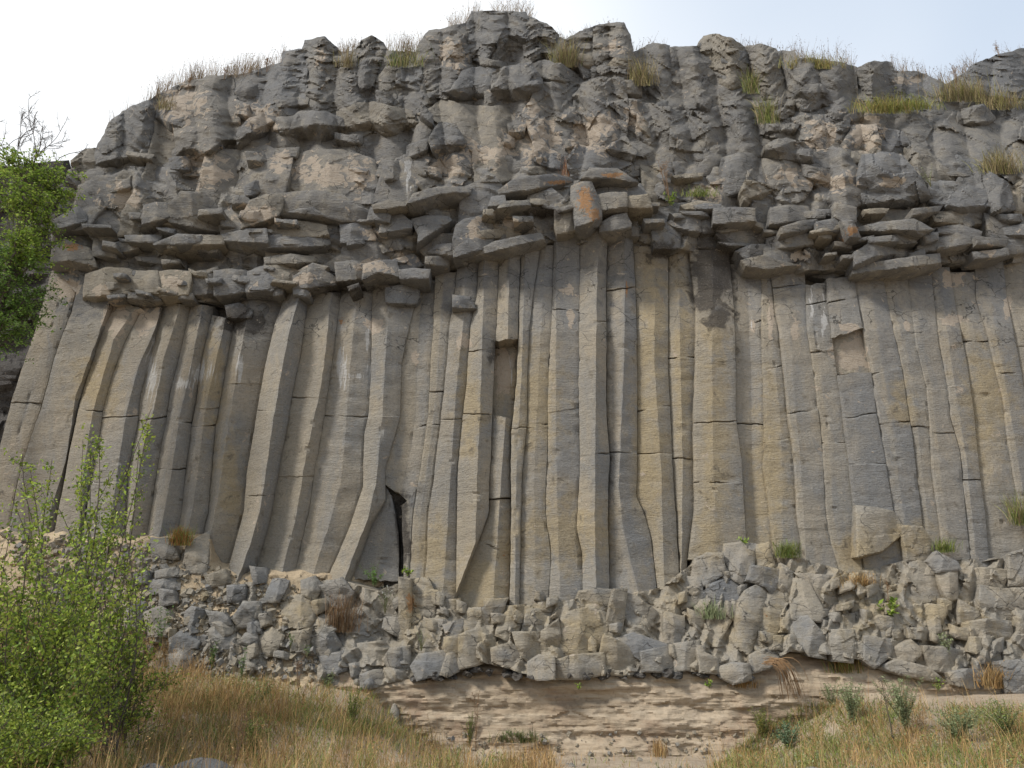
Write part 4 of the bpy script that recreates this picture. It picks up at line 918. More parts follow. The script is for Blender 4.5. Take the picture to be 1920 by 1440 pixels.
# ------------------------------------------------------------ loose blocks on the scree at the left
def YS(u, v):
    return np.interp(v, [900, 1000, 1080, 1150, 1230, 1320], [18.2, 17.75, 17.3, 17.0, 16.75, 16.2]) + np.interp(u, [250, 500, 700], [0, .15, .5])
LOOSE = [
 ("493,1127 513,1087 540,1090 520,1127", "tilted blue-grey column fragment leaning on the scree below the columns", .0),
 ("428,1100 457,1098 457,1127 428,1127", "squarish slate-grey block at the top of the scree", .0),
 ("440,1160 457,1130 488,1130 480,1177 447,1175", "grey block with a tan lower half in the middle of the rubble", .25),
 ("470,1063 497,1067 500,1090 477,1093", "small dark block wedged under the column feet", .0),
 ("567,1090 590,1083 603,1100 587,1122 567,1115", "pale rounded five-sided block beside the column feet", .8),
 ("530,1123 560,1118 593,1123 593,1150 580,1177 545,1173 530,1150", "large tan broken block with a flat top", .9),
 ("583,1167 605,1156 622,1157 627,1180 600,1193", "pale wedge block right of the flat-topped tan block", .7),
 ("487,1153 503,1150 507,1170 490,1174", "small rounded stone left of the flat-topped tan block", .3),
 ("467,1172 483,1167 488,1186 466,1187", "small blue-grey egg-shaped stone", .0),
 ("480,1193 510,1180 530,1193 513,1227 477,1230", "ochre-brown block in the lower rubble", .95),
 ("447,1207 462,1190 480,1186 480,1207", "small grey wedge left of the ochre-brown block", .2),
 ("540,1187 580,1180 577,1223 540,1220", "tan cracked block right of the ochre-brown block", .85),
 ("320,1200 340,1186 360,1177 383,1187 367,1213 340,1216 318,1223", "big dark boulder with a humped top", .05),
 ("322,1227 345,1216 367,1215 353,1253 323,1263 310,1243", "big dark faceted boulder below the humped one", .35),
 ("283,1010 323,1013 333,1047 287,1043", "square grey block with a pale top beside the grass tuft", .4),
 ("353,1020 393,997 385,1075 343,1073", "leaning grey-brown slab at the left column feet", .5),
 ("277,1090 333,1085 325,1110 280,1112", "long low grey block on the pale scree", .1),
 ("253,1077 273,1073 275,1092 254,1094", "small slate cube on the pale scree", .0),
 ("293,1073 327,1067 343,1080 293,1083", "flat pale slab above the long low block", .3),
 ("233,1147 267,1127 282,1140 262,1172 236,1180", "weathered dark boulder at the edge of the bush", .1),
 ("333,1160 360,1140 400,1150 396,1176 350,1180", "dark fractured block above the humped boulder", .0),
 ("272,1150 305,1138 322,1160 310,1192 280,1190", "rough grey boulder left of the dark fractured block", .3),
 ("385,1185 412,1170 440,1182 436,1214 400,1222 380,1210", "grey angular block right of the humped boulder", .45),
 ("387,1145 418,1152 430,1170 400,1176", "small dark shard between the dark fractured block and the scree", .1),
 ("400,1168 440,1165 446,1180 420,1190", "thin brownish shard in the rubble", .8),
 ("300,1105 322,1110 330,1130 300,1135", "slate-grey chunk under the long low block", .0),
 ("585,1195 625,1188 640,1215 610,1232 583,1225", "grey-tan block at the right end of the rubble", .5),
 ("600,1100 640,1085 660,1110 640,1140 606,1130", "rough grey lump below the leaning columns", .2),
 ("600,1232 645,1222 650,1255 612,1262", "dark low stone near the brown stalks", .1),
 ("385,1080 420,1070 430,1092 395,1098", "tan slab lying on the pale scree", .9),
]
for i, (q, lb, tn) in enumerate(LOOSE):
    o = rock('fallen_block', q, ROCK, None, p=.25, s=3.0, fac=.035, thick=.6, zone=.7, bev=.35, split=.8, seed=700 + i, grow=4.5, Y=YS, tint=tn, rough=.04)
    tag(o, lb, 'rock', 'fallen basalt blocks on the scree')
# ------------------------------------------------------------ ground, bank, scree
def gz(x, y):
    t = np.clip((y - 12.4) / 4.2, 0, 1); t = t * t * (3 - 2 * t)
    side = np.interp(x, [-9, -5.5, -3.0, -1.6, 5.0, 6.8, 12], [1.25, 1.05, .75, -.38, -.38, .62, .85])
    return t * side + .05 * fbm(x * .7, y * .7, 0, 3, 61) * np.clip((y - 4) / 6, 0, 1)
xs = np.concatenate([np.linspace(-1500, -20, 16)[:-1], np.linspace(-20, 20, 260), np.linspace(20, 1500, 16)[1:]])
ys = np.concatenate([np.linspace(-600, 2, 8)[:-1], np.linspace(2, 19, 170), np.linspace(19, 2200, 12)[1:]])
GX, GY = np.meshgrid(xs, ys); GZ = gz(GX, GY) + np.where((np.abs(GX) < 20) & (GY > 2) & (GY < 19), .035 * fbm(GX * 3, GY * 3, 0, 4, 62), 0)
idx = np.arange(GX.size).reshape(GX.shape); Q = np.stack([idx[:-1, :-1], idx[:-1, 1:], idx[1:, 1:], idx[1:, :-1]], -1).reshape(-1, 4)
tag(link('ground', np_mesh('ground', np.stack([GX.ravel(), GY.ravel(), GZ.ravel()], 1), [Q], smooth=True), EARTH), kind='structure')

def inregion_(poly, n, R):
    poly = PL(poly); lo, hi = poly.min(0), poly.max(0); out = np.zeros((0, 2))
    while len(out) < n: q = R.uniform(lo, hi, (n * 2, 2)); out = np.vstack([out, q[inpoly(q, poly)]])
    return out[:n]
def surface(name, uu, vv, Yf, mat):
    U, V_ = np.meshgrid(uu, vv); Yv = Yf(U, V_); Pn = P(U.ravel(), V_.ravel(), Yv.ravel())
    idx = np.arange(U.size).reshape(U.shape); Q = np.stack([idx[:-1, :-1], idx[1:, :-1], idx[1:, 1:], idx[:-1, 1:]], -1).reshape(-1, 4)
    return tag(link(name, np_mesh(name, Pn, [Q], sharp=24), mat), kind='structure')
def YT(u, v):
    m = 17 / FPX; wx, wz = (u - 960) * m, (720 - v) * m
    y = np.interp(v, [1200, 1255, 1275, 1290, 1330, 1380, 1420, 1500], [17.5, 17.05, 16.92, 16.85, 16.78, 16.70, 16.45, 15.6])
    y = y + .14 * fbm(wx * .9, wz * 1.5, 0, 4, 70) + .04 * fbm(wx * .8, wz * 11 + .6 * vn(wx * .8, wz), 0, 4, 71) + .05 * fbm(wx * 6, wz * 9, 0, 4, 72) + facet(wx, wz, .22, 2.4, .03, 75)
    return y + .12 * np.clip(vn(wx * .5, wz * 3.2, 0, 74), 0, 1)
surface('bank', np.arange(230, 2080, 4.5), np.arange(1215, 1500, 3.0), YT, TUFF)
def YSC(u, v):
    m = 17 / FPX; wx, wz = (u - 960) * m, (720 - v) * m
    return YS(u, v) + np.clip((u - 600) / 100, 0, 2) * .5 + .14 * fbm(wx * 1.6, wz * 1.6, 0, 4, 80) + facet(wx, wz, .16, 1.4, .06, 81) + .10 * (v < 1000) * (1000 - v) / 50
def hitg(u, v, extra=None):
    """where the line of sight meets the ground sheet, the bank or the scree"""
    rx, rz = ray(u, v); Y = np.full(len(u), 30.0); done = np.zeros(len(u), bool)
    for y in np.arange(7, 18.6, .06):
        z = EYE + rz * y; h = (z < gz(rx * y, np.full(len(u), y))) & ~done; Y[h] = y; done |= h
    Y = np.minimum(Y, np.where((u > 230), YT(u, v), 99)); Y = np.minimum(Y, np.where(u < 640, YSC(u, v), 99))
    return np.clip(Y, 6, 17.6)
surface('scree', np.arange(-260, 720, 3.2), np.arange(985, 1330, 3.0), lambda u, v: YSC(u, v) + np.clip((1078 - v) / 18, 0, 4) * np.clip((u - 395) / 30, 0, 1) * .5 + np.clip((1015 + 12 * vn(u / 30., 0, 0, 5) - v) / 12, 0, 4) * .5, SCREE)
R = np.random.default_rng(31); NS = 2600; q = inregion_("0,1000 120,1005 330,1030 480,1095 700,1110 700,1280 250,1270 120,1200", NS, R); q = np.vstack([q, inregion_("760,1375 1450,1370 1480,1450 760,1450", 260, R)]); sv, sq = [], []
q_y = np.concatenate([YSC(q[:NS, 0], q[:NS, 1]), hitg(q[NS:, 0], q[NS:, 1])])
CUBE = np.array([[x, y, z] for x in (-1, 1) for y in (-1, 1) for z in (-1, 1)], float); CF = np.array([[0, 1, 3, 2], [4, 6, 7, 5], [0, 4, 5, 1], [2, 3, 7, 6], [0, 2, 6, 4], [1, 5, 7, 3]])
for k, (u, v) in enumerate(q):
    r = .018 + .075 * R.uniform(0, 1) ** 3; p = P(np.array([u]), np.array([v]), q_y[k:k + 1] - .02)[0]; r *= 1 if k < NS else .5
    M = np.linalg.qr(R.normal(0, 1, (3, 3)))[0]; sv.append((CUBE * R.uniform(.55, 1.1, (8, 3))) @ M * r + p); sq.append(CF + 8 * k)
n_ = len(sv) * 8
tag(link('rubble', np_mesh('rubble', np.vstack(sv), [np.vstack(sq)], {'ma': np.tile([.0, 0, 0, .8], (n_, 1)), 'mb': np.repeat(np.stack([R.uniform(0, .8, len(sv)), R.uniform(0, .6, len(sv)), np.zeros(len(sv)), R.uniform(0, 1, len(sv))], 1), 8, 0)}), ROCK), kind='stuff')

# ------------------------------------------------------------ plants
def blades(base, n, h, lean, wd, cols, seed, seg=3, curl=.5, heads=0.0, wind=(0, 0)):
    """n grass blades round each base point -> verts, quads, colours"""
    R = np.random.default_rng(seed); m = len(base)
    ph = R.uniform(0, 6.283, m); L = h * R.uniform(.5, 1.15, m); ln = lean * R.uniform(.1, 1, m)
    dx = np.cos(ph) * ln + wind[0]; dy = np.sin(ph) * ln + wind[1]; tw = R.uniform(0, 3.14, m); wx, wy = np.cos(tw), np.sin(tw)
    V = []; C = np.array(cols)[R.integers(0, len(cols), m)] * R.uniform(.5, 1.35, (m, 1))
    for k in range(seg + 1):
        t = k / seg; w_ = wd * (1 - t) ** .6 * (1.0 if k else .7) + wd * .08
        cx = base[:, 0] + dx * L * (t * (1 - curl) + curl * t * t); cy = base[:, 1] + dy * L * (t * (1 - curl) + curl * t * t)
        cz = base[:, 2] + L * (t - .35 * ln * t * t)
        for s_ in (-1, 1): V.append(np.stack([cx + s_ * wx * w_ / 2, cy + s_ * wy * w_ / 2, cz], 1))
    V = np.stack(V, 1); nv = V.shape[1]; b = (np.arange(m) * nv)[:, None, None]
    q = np.array([[2 * k, 2 * k + 1, 2 * k + 3, 2 * k + 2] for k in range(seg)])[None]
    Q = (b + q).reshape(-1, 4); A = np.repeat(np.concatenate([C, np.ones((m, 1))], 1), nv, 0); V = V.reshape(-1, 3)
    if heads > 0:                                # seed heads on part of the stalks
        s = np.where(R.uniform(0, 1, m) < heads)[0]; HV, HQ, HA = [], [], []
        for k in s:
            tp = V[k * nv + nv - 1]; d = tp - V[k * nv + nv - 3]; d = d / (np.linalg.norm(d) + 1e-6)
            for j in range(5):
                o = tp - d * h * .04 * j + R.normal(0, .010, 3) * (h * 2.0); r = wd * R.uniform(1.2, 2.2); a = R.normal(0, 1, 3); a /= np.linalg.norm(a); b_ = np.cross(a, d)
                HV += [o - a * r, o - b_ * r * .5 + d * r * .2, o + a * r, o + b_ * r * .5 - d * r * .2]; HA += [list(np.array(cols[0]) * R.uniform(.6, 1.1)) + [1]] * 4
        if HV:
            n0 = len(V); V = np.vstack([V, HV]); A = np.vstack([A, HA]); Q = np.vstack([Q, n0 + np.arange(len(HV)).reshape(-1, 4)])
    return V, Q, A
def leaves(pos, size, cols, seed, up=.5, aspect=.5, dirs=None):
    R = np.random.default_rng(seed); m = len(pos)
    n = R.normal(0, 1, (m, 3)); n[:, 2] = np.abs(n[:, 2]) * up + .25; n /= np.linalg.norm(n, axis=1)[:, None]
    a = R.normal(0, 1, (m, 3)) if dirs is None else dirs + R.normal(0, .35, (m, 3)); a -= n * (a * n).sum(1)[:, None]; a /= np.linalg.norm(a, axis=1)[:, None] + 1e-9; b = np.cross(n, a)
    s = (size * R.uniform(.6, 1.25, m))[:, None]
    V = np.stack([pos, pos + a * s * .45 + b * s * aspect * .5 - n * s * .05, pos + a * s + n * s * -.12, pos + a * s * .45 - b * s * aspect * .5 - n * s * .05], 1).reshape(-1, 3)
    Q = np.arange(4 * m).reshape(-1, 4); C = np.array(cols)[R.integers(0, len(cols), m)] * R.uniform(.55, 1.4, (m, 1))
    return V, Q, np.repeat(np.concatenate([C, np.ones((m, 1))], 1), 4, 0)
def tube(path, r, k=5):
    path = np.asarray(path, float); n = len(path); V = []
    d = np.gradient(path, axis=0); d /= np.linalg.norm(d, axis=1)[:, None] + 1e-9
    for i in range(n):
        a = np.cross(d[i], [0.3, 1, 0.1]); a /= np.linalg.norm(a) + 1e-9; b = np.cross(d[i], a)
        for j in range(k): V.append(path[i] + (a * math.cos(6.283 * j / k) + b * math.sin(6.283 * j / k)) * r[i])
    Q = [[i * k + j, i * k + (j + 1) % k, (i + 1) * k + (j + 1) % k, (i + 1) * k + j] for i in range(n - 1) for j in range(k)]
    return np.array(V), np.array(Q)
def merge(parts):
    V, Q, A, n = [], [], [], 0
    for p_ in parts:
        V.append(p_[0]); Q.append(p_[1] + n); n += len(p_[0])
        if len(p_) > 2: A.append(p_[2])
    return np.vstack(V), np.vstack(Q), (np.vstack(A) if A else None)
def plant_obj(name, parts, mat, parent=None, org=(0, 0, 0)):
    V, Q, A = merge(parts); me = np_mesh(name, V - np.array(org), [Q], {'ma': A} if A is not None else None)
    o = link(name, me, mat, parent)
    if parent is None: o.location = org
    return o
STRAWC = [(.40, .26, .11), (.50, .35, .16), (.33, .19, .08), (.30, .22, .10), (.45, .27, .11)]
GREENC = [(.17, .22, .05), (.23, .27, .07), (.12, .17, .04), (.29, .29, .09)]
SAGEC = [(.27, .32, .16), (.21, .26, .13), (.33, .36, .20)]
BRIGHT = [(.20, .30, .045), (.26, .36, .06), (.15, .24, .035), (.31, .38, .08)]
BUSHC = [(.30, .37, .05), (.32, .42, .06), (.17, .26, .04), (.38, .42, .09), (.14, .20, .04)]

def pxbase(us, vs, Y=None):
    us, vs = np.asarray(us, float), np.asarray(vs, float); y = hitg(us, vs) if Y is None else (Y(us, vs) if callable(Y) else np.full(len(us), float(Y)))
    return P(us, vs, y)
def inregion(poly, n, seed, clump=0.0, sc=40.):
    R = np.random.default_rng(seed); poly = PL(poly); lo, hi = poly.min(0), poly.max(0); out = np.zeros((0, 2))
    while len(out) < n:
        q = R.uniform(lo, hi, (n * 2, 2)); q = q[inpoly(q, poly)]
        if clump: q = q[(vn(q[:, 0] / sc, q[:, 1] / sc * 1.6, 0, seed) * .5 + .5 + R.uniform(-.3, .3, len(q))) > clump]
        out = np.vstack([out, q])
    return out[:n]

# meadow grass, uncountable
def grass(name, regs):
    pr = []
    for (poly, n, h, lean, wd, cols, sd_, clump, heads) in regs:
        q = inregion(poly, n, sd_, clump); b = pxbase(q[:, 0], q[:, 1]); b[:, 2] -= .02
        pr.append(blades(b, 1, h, lean, wd, cols, sd_, heads=heads, curl=.6))
    o = plant_obj(name, pr, STRAW); tag(o, kind='stuff'); return o
LG = "-60,1290 180,1270 330,1290 480,1320 620,1330 740,1370 830,1400 960,1430 1010,1475 1010,1560 -60,1560"
LG2 = "-60,1330 330,1345 600,1370 760,1400 860,1440 930,1475 930,1560 -60,1560"
RG_ = "1310,1470 1390,1400 1440,1360 1500,1330 1560,1320 1700,1320 1830,1330 2000,1330 2000,1560 1310,1560"
grass('grass', [
 (LG, 17000, .29, 1.2, .009, STRAWC, 11, .40, .0), (LG, 11000, .28, .9, .011, GREENC, 12, .46, 0), ("250,1262 480,1280 700,1300 760,1340 820,1390 640,1380 300,1330", 5000, .30, 1.1, .010, STRAWC + GREENC, 21, .3, .02),
 (LG2, 1500, .80, .5, .008, STRAWC, 13, .3, .25),
 ("-60,1150 200,1180 330,1230 420,1290 560,1310 560,1360 200,1380 -60,1400", 7000, .55, .6, .009, STRAWC, 14, .42, .1),
 (RG_, 13000, .26, 1.2, .009, STRAWC, 15, .46, 0), (RG_, 12000, .24, 1.0, .011, GREENC, 16, .44, 0), (RG_, 800, .75, .5, .008, STRAWC, 17, .3, .25),
 ("700,1420 1500,1400 1500,1470 700,1470", 700, .16, .8, .010, STRAWC + GREENC, 18, .6, 0),
 ("940,1430 1020,1400 1060,1475 930,1500", 900, .35, .6, .009, STRAWC, 19, .0, .1)])

RIMC = [(.30, .24, .13), (.35, .28, .15), (.24, .18, .10), (.27, .25, .10)]
hp = []
for (poly, n, sd_, cl) in [(LG, 9000, 51, GREENC), (RG_, 11000, 52, GREENC + SAGEC), ("180,1200 330,1250 480,1290 620,1320 300,1340", 2500, 53, GREENC)]:
    q = inregion(poly, n, sd_, .58, 26.); b_ = pxbase(q[:, 0], q[:, 1]); b_[:, 2] += np.random.default_rng(sd_).uniform(0, .16, n); hp.append(leaves(b_, .045, cl, sd_, aspect=.45))
tag(plant_obj('undergrowth', hp, LEAF), kind='stuff')
def top_at(u):
    return np.interp(u, RIMP[:, 0], RIMP[:, 1])
# dry grass standing on the rim of the cliff
rb = []
R = np.random.default_rng(91)
for (a, b, n, h, hd, cl) in [(195, 300, 160, .7, .3, STRAWC), (290, 535, 1500, .85, .4, STRAWC), (635, 675, 200, .6, .3, STRAWC), (722, 790, 420, .8, .4, STRAWC), (840, 900, 260, .8, .5, STRAWC), (925, 1000, 360, .9, .5, STRAWC),
                         (1040, 1115, 160, .35, .3, STRAWC), (1110, 1180, 60, .35, .5, STRAWC), (1180, 1250, 120, .5, .5, STRAWC), (1385, 1500, 120, .45, .6, STRAWC), (1490, 1600, 520, .85, .5, STRAWC), (1670, 1770, 360, .75, .5, STRAWC), (1755, 1830, 260, .7, .5, STRAWC), (1870, 1930, 60, .6, .6, STRAWC)]:
    u = R.uniform(a, b, n); u = u[(vn(u / 16., 0, 0, 7) + R.uniform(-.7, .9, n)) > -.3]
    v = top_at(u) + R.uniform(0, 9, len(u)); p3 = P(u, v, D0(u, v) + .1 + R.uniform(-.1, .5, len(u)))
    rb.append(blades(p3, 1, h, .5, .010, [tuple(np.array(c) * .5 + .03) for c in cl], int(a), heads=hd, curl=.4))
tag(plant_obj('rim_grass', rb, STRAW), kind='stuff')

# tufts growing in cracks and on ledges, each its own plant
TUFT = [  # u, v, width, height px, Y, n, colours, lean, label, droop
 (338, 1022, 26, 34, YS, 420, [(.20, .24, .05), (.26, .28, .07), (.38, .17, .06), (.40, .20, .08)], .7, "small grass tuft, orange below and green above, beside the square grey block"),
 (1525, 128, 70, 26, D0, 700, [(.30, .27, .09), (.24, .25, .07), (.36, .27, .12)], .7, "broad yellow-green grass clump on the right rim"),
 (1665, 212, 70, 36, D0, 900, [(.24, .26, .06), (.30, .29, .08), (.36, .27, .11)], .8, "dense green-yellow grass cushion on the right shoulder"),
 (1718, 205, 50, 26, D0, 550, [(.22, .26, .06), (.30, .27, .09)], .8, "smaller green grass cushion right of the dense one"),
 (1810, 190, 70, 50, D0, 900, RIMC + [(.26, .25, .08)], .6, "tall tawny grass clump beneath the far right rim rock"),
 (1885, 205, 60, 40, D0, 500, RIMC + [(.26, .25, .08)], .7, "tawny grass by the far right edge under the rim rock"),
 (1880, 325, 50, 50, D0, 600, RIMC + [(.25, .24, .08)], .7, "orange-brown grass clump low on the far right gully"),
 (1060, 125, 34, 60, D0, 560, RIMC + [(.25, .26, .09)], .6, "golden grass in the gap left of the square right tower"),
 (1205, 160, 34, 60, D0, 420, RIMC + [(.28, .25, .10)], .6, "golden grass hanging right of the square tower"),
 (1412, 175, 20, 50, D0, 260, RIMC + GREENC, .6, "thin grass in the crack between two rim buttresses"),
 (1440, 232, 26, 56, D0, 300, RIMC + GREENC, .5, "straw-green grass below the buttress crack"),
 (650, 125, 24, 34, D0, 220, RIMC, .6, "dry grass between the left rim towers"),
 (760, 125, 44, 40, D0, 350, RIMC + GREENC, .6, "dry grass in the notch left of the highest crag"),
 (308, 205, 22, 26, D0, 160, RIMC, .6, "small straw tuft on the far left rim"),
 (1310, 368, 44, 16, D0, 200, GREENC, .8, "low green grass on the ledge right of the tall stalks"),
 (1070, 330, 24, 36, D0, 150, [(.30, .15, .08), (.25, .13, .06)], .4, "reddish dry stalks above the orange lichen block"),
 (1615, 1105, 40, 30, YB, 260, STRAWC, .8, "dry straw on the right foot blocks"),
 (1480, 1045, 30, 30, YB, 260, GREENC, .7, "green tuft in the notch right of the leaning slabs"),
 (1775, 1035, 30, 24, YB, 200, GREENC, .8, "green tuft above the blue-grey capping block"),
 (1335, 1160, 34, 30, YB, 160, SAGEC, .7, "greyish tuft beside the leaning blue-grey block"),
 (968, 1392, 52, 20, None, 420, [(.12, .16, .05), (.16, .19, .07), (.24, .20, .09)], .8, "round dark green tuft at the foot of the bare bank"),
 (1018, 1396, 12, 9, None, 90, GREENC, .8, "tiny green tuft right of the round dark one"),
 (1236, 1420, 18, 28, None, 120, STRAWC, .4, "single straw tuft on the bare earth"),
 (1400, 1290, 30, 20, None, 150, STRAWC, .6, "straw tuft at the right end of the bare bank"),
 (1520, 350, 2, 3, D0, 6, RIMC, .3, None),
 (1915, 985, 30, 60, D0, 200, RIMC + GREENC, .6, "dry green tuft in the crack at the right edge"),
 (1870, 1290, 40, 40, YB, 260, STRAWC, .7, "straw hanging over the rightmost foot blocks"),
 (640, 1185, 40, 70, YB, 230, [(.26, .16, .09), (.30, .20, .11), (.20, .13, .07)], .5, "brown dry stalks over the rubble left of the pillar"),
 (1585, 1262, 40, 40, None, 200, STRAWC + GREENC, .6, "straw and green tuft under the right foot blocks"),
 (375, 740, 1, 1, D0, 3, RIMC, .3, None),
]
for i, (u, v, wd_, h, Yf, n, cl, ln, lb) in enumerate(TUFT):
    if lb is None: continue
    R = np.random.default_rng(200 + i)
    us = R.normal(u, wd_ * .38, n); vs = v - np.abs(R.normal(0, 3 + h * .05, n)) + 2
    yy = (hitg(us, vs) if Yf is None else Yf(us, vs) - (.30 if Yf is D0 else .35)) ; b = P(us, vs, yy)
    if Yf is D0 and v < 360: b = b[:int(n * .6)]
    hm = h / FPX * float(yy.mean()) * (1.0 + .4 * max(0, (700 - v) / 700))
    org = b.mean(0); o = plant_obj('grass_tuft', [blades(b, 1, hm * 1.05, ln, .012 if v > 900 else .015, cl, 300 + i, heads=.05, curl=.6)], STRAW, None, org)
    tag(o, lb, 'grass tuft', 'grass tufts on the cliff')

# hanging straw at the foot of the tall fragments
R = np.random.default_rng(44); hb = []
for k in range(46):
    p0 = P(np.array([1438 + R.normal(0, 6)]), np.array([1240 + R.normal(0, 4)]), np.array([16.55]))[0]; x1 = R.uniform(.25, .62); z1 = R.uniform(.35, .75)
    pts = [p0 + np.array([x1 * t, -.25 * math.sin(3.1 * t), -z1 * t * t + .10 * math.sin(3.14 * t)]) for t in np.linspace(0, 1, 6)]
    V, Q = tube(pts, [.005] * 6, 3); hb.append((V, Q, np.tile(np.array([.33, .2, .1, 1]) * R.uniform(.7, 1.2), (len(V), 1))))
tag(plant_obj('hanging_straw', hb, STRAW, None, (6, 16.6, 1)), "sheaf of reddish straw hanging down below the tall broken column pieces", 'dry grass')

# leafy weeds: stem + leaves
def weed(name, u, v, h, Y, nst, nl, ls, cols, label, spread=.35, seed=0, stemc=(.16, .15, .07), top=None, aspect=.35, flowers=None, cat='weed', low=0.15):
    R = np.random.default_rng(500 + seed); y0 = float(hitg(np.array([u * 1.]), np.array([v * 1.]))[0]) if Y is None else float(Y(np.array([u * 1.]), np.array([v * 1.]))[0]) - .35
    o0 = P(np.array([u * 1.]), np.array([v * 1.]), np.array([y0]))[0]; H = h / FPX * y0 * (1 + .4 * max(0, (700 - v) / 700))
    root = empty(name, o0); tag(root, label, cat, 'weeds on the cliff and bank')
    st, lf, fl = [], [], []
    for k in range(nst):
        a = R.uniform(0, 6.283); l = H * R.uniform(.6, 1.05); sp = spread * R.uniform(.2, 1)
        pts = np.array([[math.cos(a) * sp * l * t ** 1.3, math.sin(a) * sp * l * t ** 1.3 * .6, l * (t - .25 * sp * t * t)] for t in np.linspace(0, 1, 6)]) + R.normal(0, .006, (6, 3))
        V, Q = tube(pts, np.linspace(.007, .002, 6), 4); st.append((V, Q, np.tile(list(stemc) + [1], (len(V), 1))))
        t = R.uniform(low, 1.0, nl); idx_ = np.clip((t * 5).astype(int), 0, 4); f = (t * 5 - idx_)[:, None]; p = pts[idx_] * (1 - f) + pts[idx_ + 1] * f
        d = R.normal(0, 1, (nl, 3)); d[:, 2] = np.abs(d[:, 2]) * .5; lf.append(leaves(p, ls, cols, 600 + seed * 20 + k, aspect=aspect, dirs=d))
        if flowers is not None:
            p = pts[-1] + R.normal(0, .02, (8, 3)); fl.append(leaves(p, .02, [flowers], 900 + k, aspect=.9))
    plant_obj('stem', st, LEAF, root); plant_obj('foliage', lf, LEAF, root)
    if fl: plant_obj('flower', fl, LEAF, root)
WEEDS = [
 (1258, 385, 26, D0, 7, 9, .11, BRIGHT, "bright green leafy rosette at the base of tall stalks on the ledge", .9, .35),
 (1670, 1158, 40, YB, 9, 12, .16, BRIGHT, "bright broad-leaved plant on the right foot blocks", .8, .35),
 (1778, 1228, 42, YB, 14, 16, .06, SAGEC, "grey-green feathery plant below the bright broad-leaved one", .7, .3),
 (1760, 1296, 24, YB, 5, 9, .06, BRIGHT, "small green plant under the lower edge of the right foot blocks", .8, .4),
 (702, 1100, 46, YB, 12, 16, .08, [(.12, .22, .06), (.16, .27, .07)], "green bushy weed in the dark crack left of the pillar", .8, .25),
 (722, 1150, 50, YB, 10, 22, .035, [(.13, .20, .08), (.17, .24, .1)], "feathery green weed with white flowers below the bushy one", .6, .25),
 (395, 1262, 56, None, 4, 26, .075, [(.12, .20, .06), (.16, .24, .08)], "upright green weed on the slope under the dark boulders", .3, .4),
 (452, 1275, 60, None, 4, 22, .06, [(.12, .20, .06), (.15, .22, .08)], "tall thin green weed right of the upright one", .3, .4),
 (488, 1320, 44, None, 6, 22, .055, [(.16, .22, .08), (.20, .26, .10)], "low spreading green weed in front of the bank", .6, .35),
 (300, 1205, 70, YS, 4, 26, .07, [(.10, .17, .05), (.13, .2, .06)], "leafy sapling standing among the dark boulders", .4, .35),
 (545, 1215, 30, YS, 5, 12, .05, [(.14, .22, .08), (.18, .25, .08)], "small weed between the tan blocks", .6, .35),
 (575, 1232, 24, YS, 5, 12, .045, [(.14, .22, .08), (.18, .25, .08)], "small weed at the foot of the tan cracked block", .6, .35),
 (615, 1290, 30, None, 9, 16, .07, SAGEC, "pale fern-like plant at the foot of the rubble", .9, .25),
 (790, 1220, 36, YB, 8, 16, .03, SAGEC, "thin pale herb growing on the foot blocks", .5, .3),
 (1480, 1408, 48, None, 28, 38, .07, [(.15, .22, .13), (.19, .26, .15)], "blue-green leafy clump in the right meadow", .8, .3),
 (1700, 1375, 99, None, 32, 70, .06, SAGEC, "tall sage-green wormwood in the middle of the right meadow", .5, .2),
 (1600, 1360, 77, None, 28, 64, .06, SAGEC, "sage-green wormwood left of the tall one", .6, .2),
 (1800, 1395, 66, None, 32, 64, .06, SAGEC, "wide sage-green clump right of the tall wormwood", .9, .2),
 (1890, 1385, 66, None, 28, 54, .06, SAGEC + GREENC, "green-grey clump at the right edge of the meadow", .8, .2),
 (1430, 1385, 55, None, 24, 48, .05, GREENC + [(.35, .28, .06)], "yellow-flecked green clump at the left end of the right meadow", .7, .2),
 (1560, 1330, 50, None, 20, 48, .045, SAGEC, "pale wormwood near the bare bank", .6, .2),
 (470, 1420, 77, None, 18, 57, .045, GREENC, "green leafy herb in the left meadow", .6, .25),
 (660, 1360, 61, None, 18, 48, .045, GREENC, "green herb at the back of the left meadow", .5, .25),
 (880, 1400, 55, None, 16, 38, .035, GREENC, "small green herb at the right end of the left meadow", .5, .25),
 (1745, 350, 44, D0, 6, 20, .04, SAGEC, "pale green herb in the groove right of the big smooth slab", .5, .3),
 (1322, 1025, 2, D0, 1, 2, .02, GREENC, None, .5, .3),
 (1397, 1022, 16, YB, 6, 9, .08, BRIGHT, "small bright green plant on the stub left of the leaning slabs", .9, .4),
 (765, 1080, 16, YB, 5, 8, .09, BRIGHT, "small round-leaved plant on top of the pillar", .9, .6),
 (1330, 1290, 14, YT, 5, 8, .06, BRIGHT, "small green plant under the lava edge right of centre", .9, .5),
 (1085, 1292, 12, YT, 4, 7, .06, BRIGHT, "tiny green plant under the middle of the lava edge", .9, .5),
]
for i, (u, v, h, Yf, ns_, nl, ls, cl, lb, sp, asp) in enumerate(WEEDS):
    if lb: weed('leafy_weed', u, v, h, Yf, ns_, nl, ls, cl, lb, sp, i, aspect=asp, flowers=(.75, .75, .7) if 'white flowers' in lb else None)
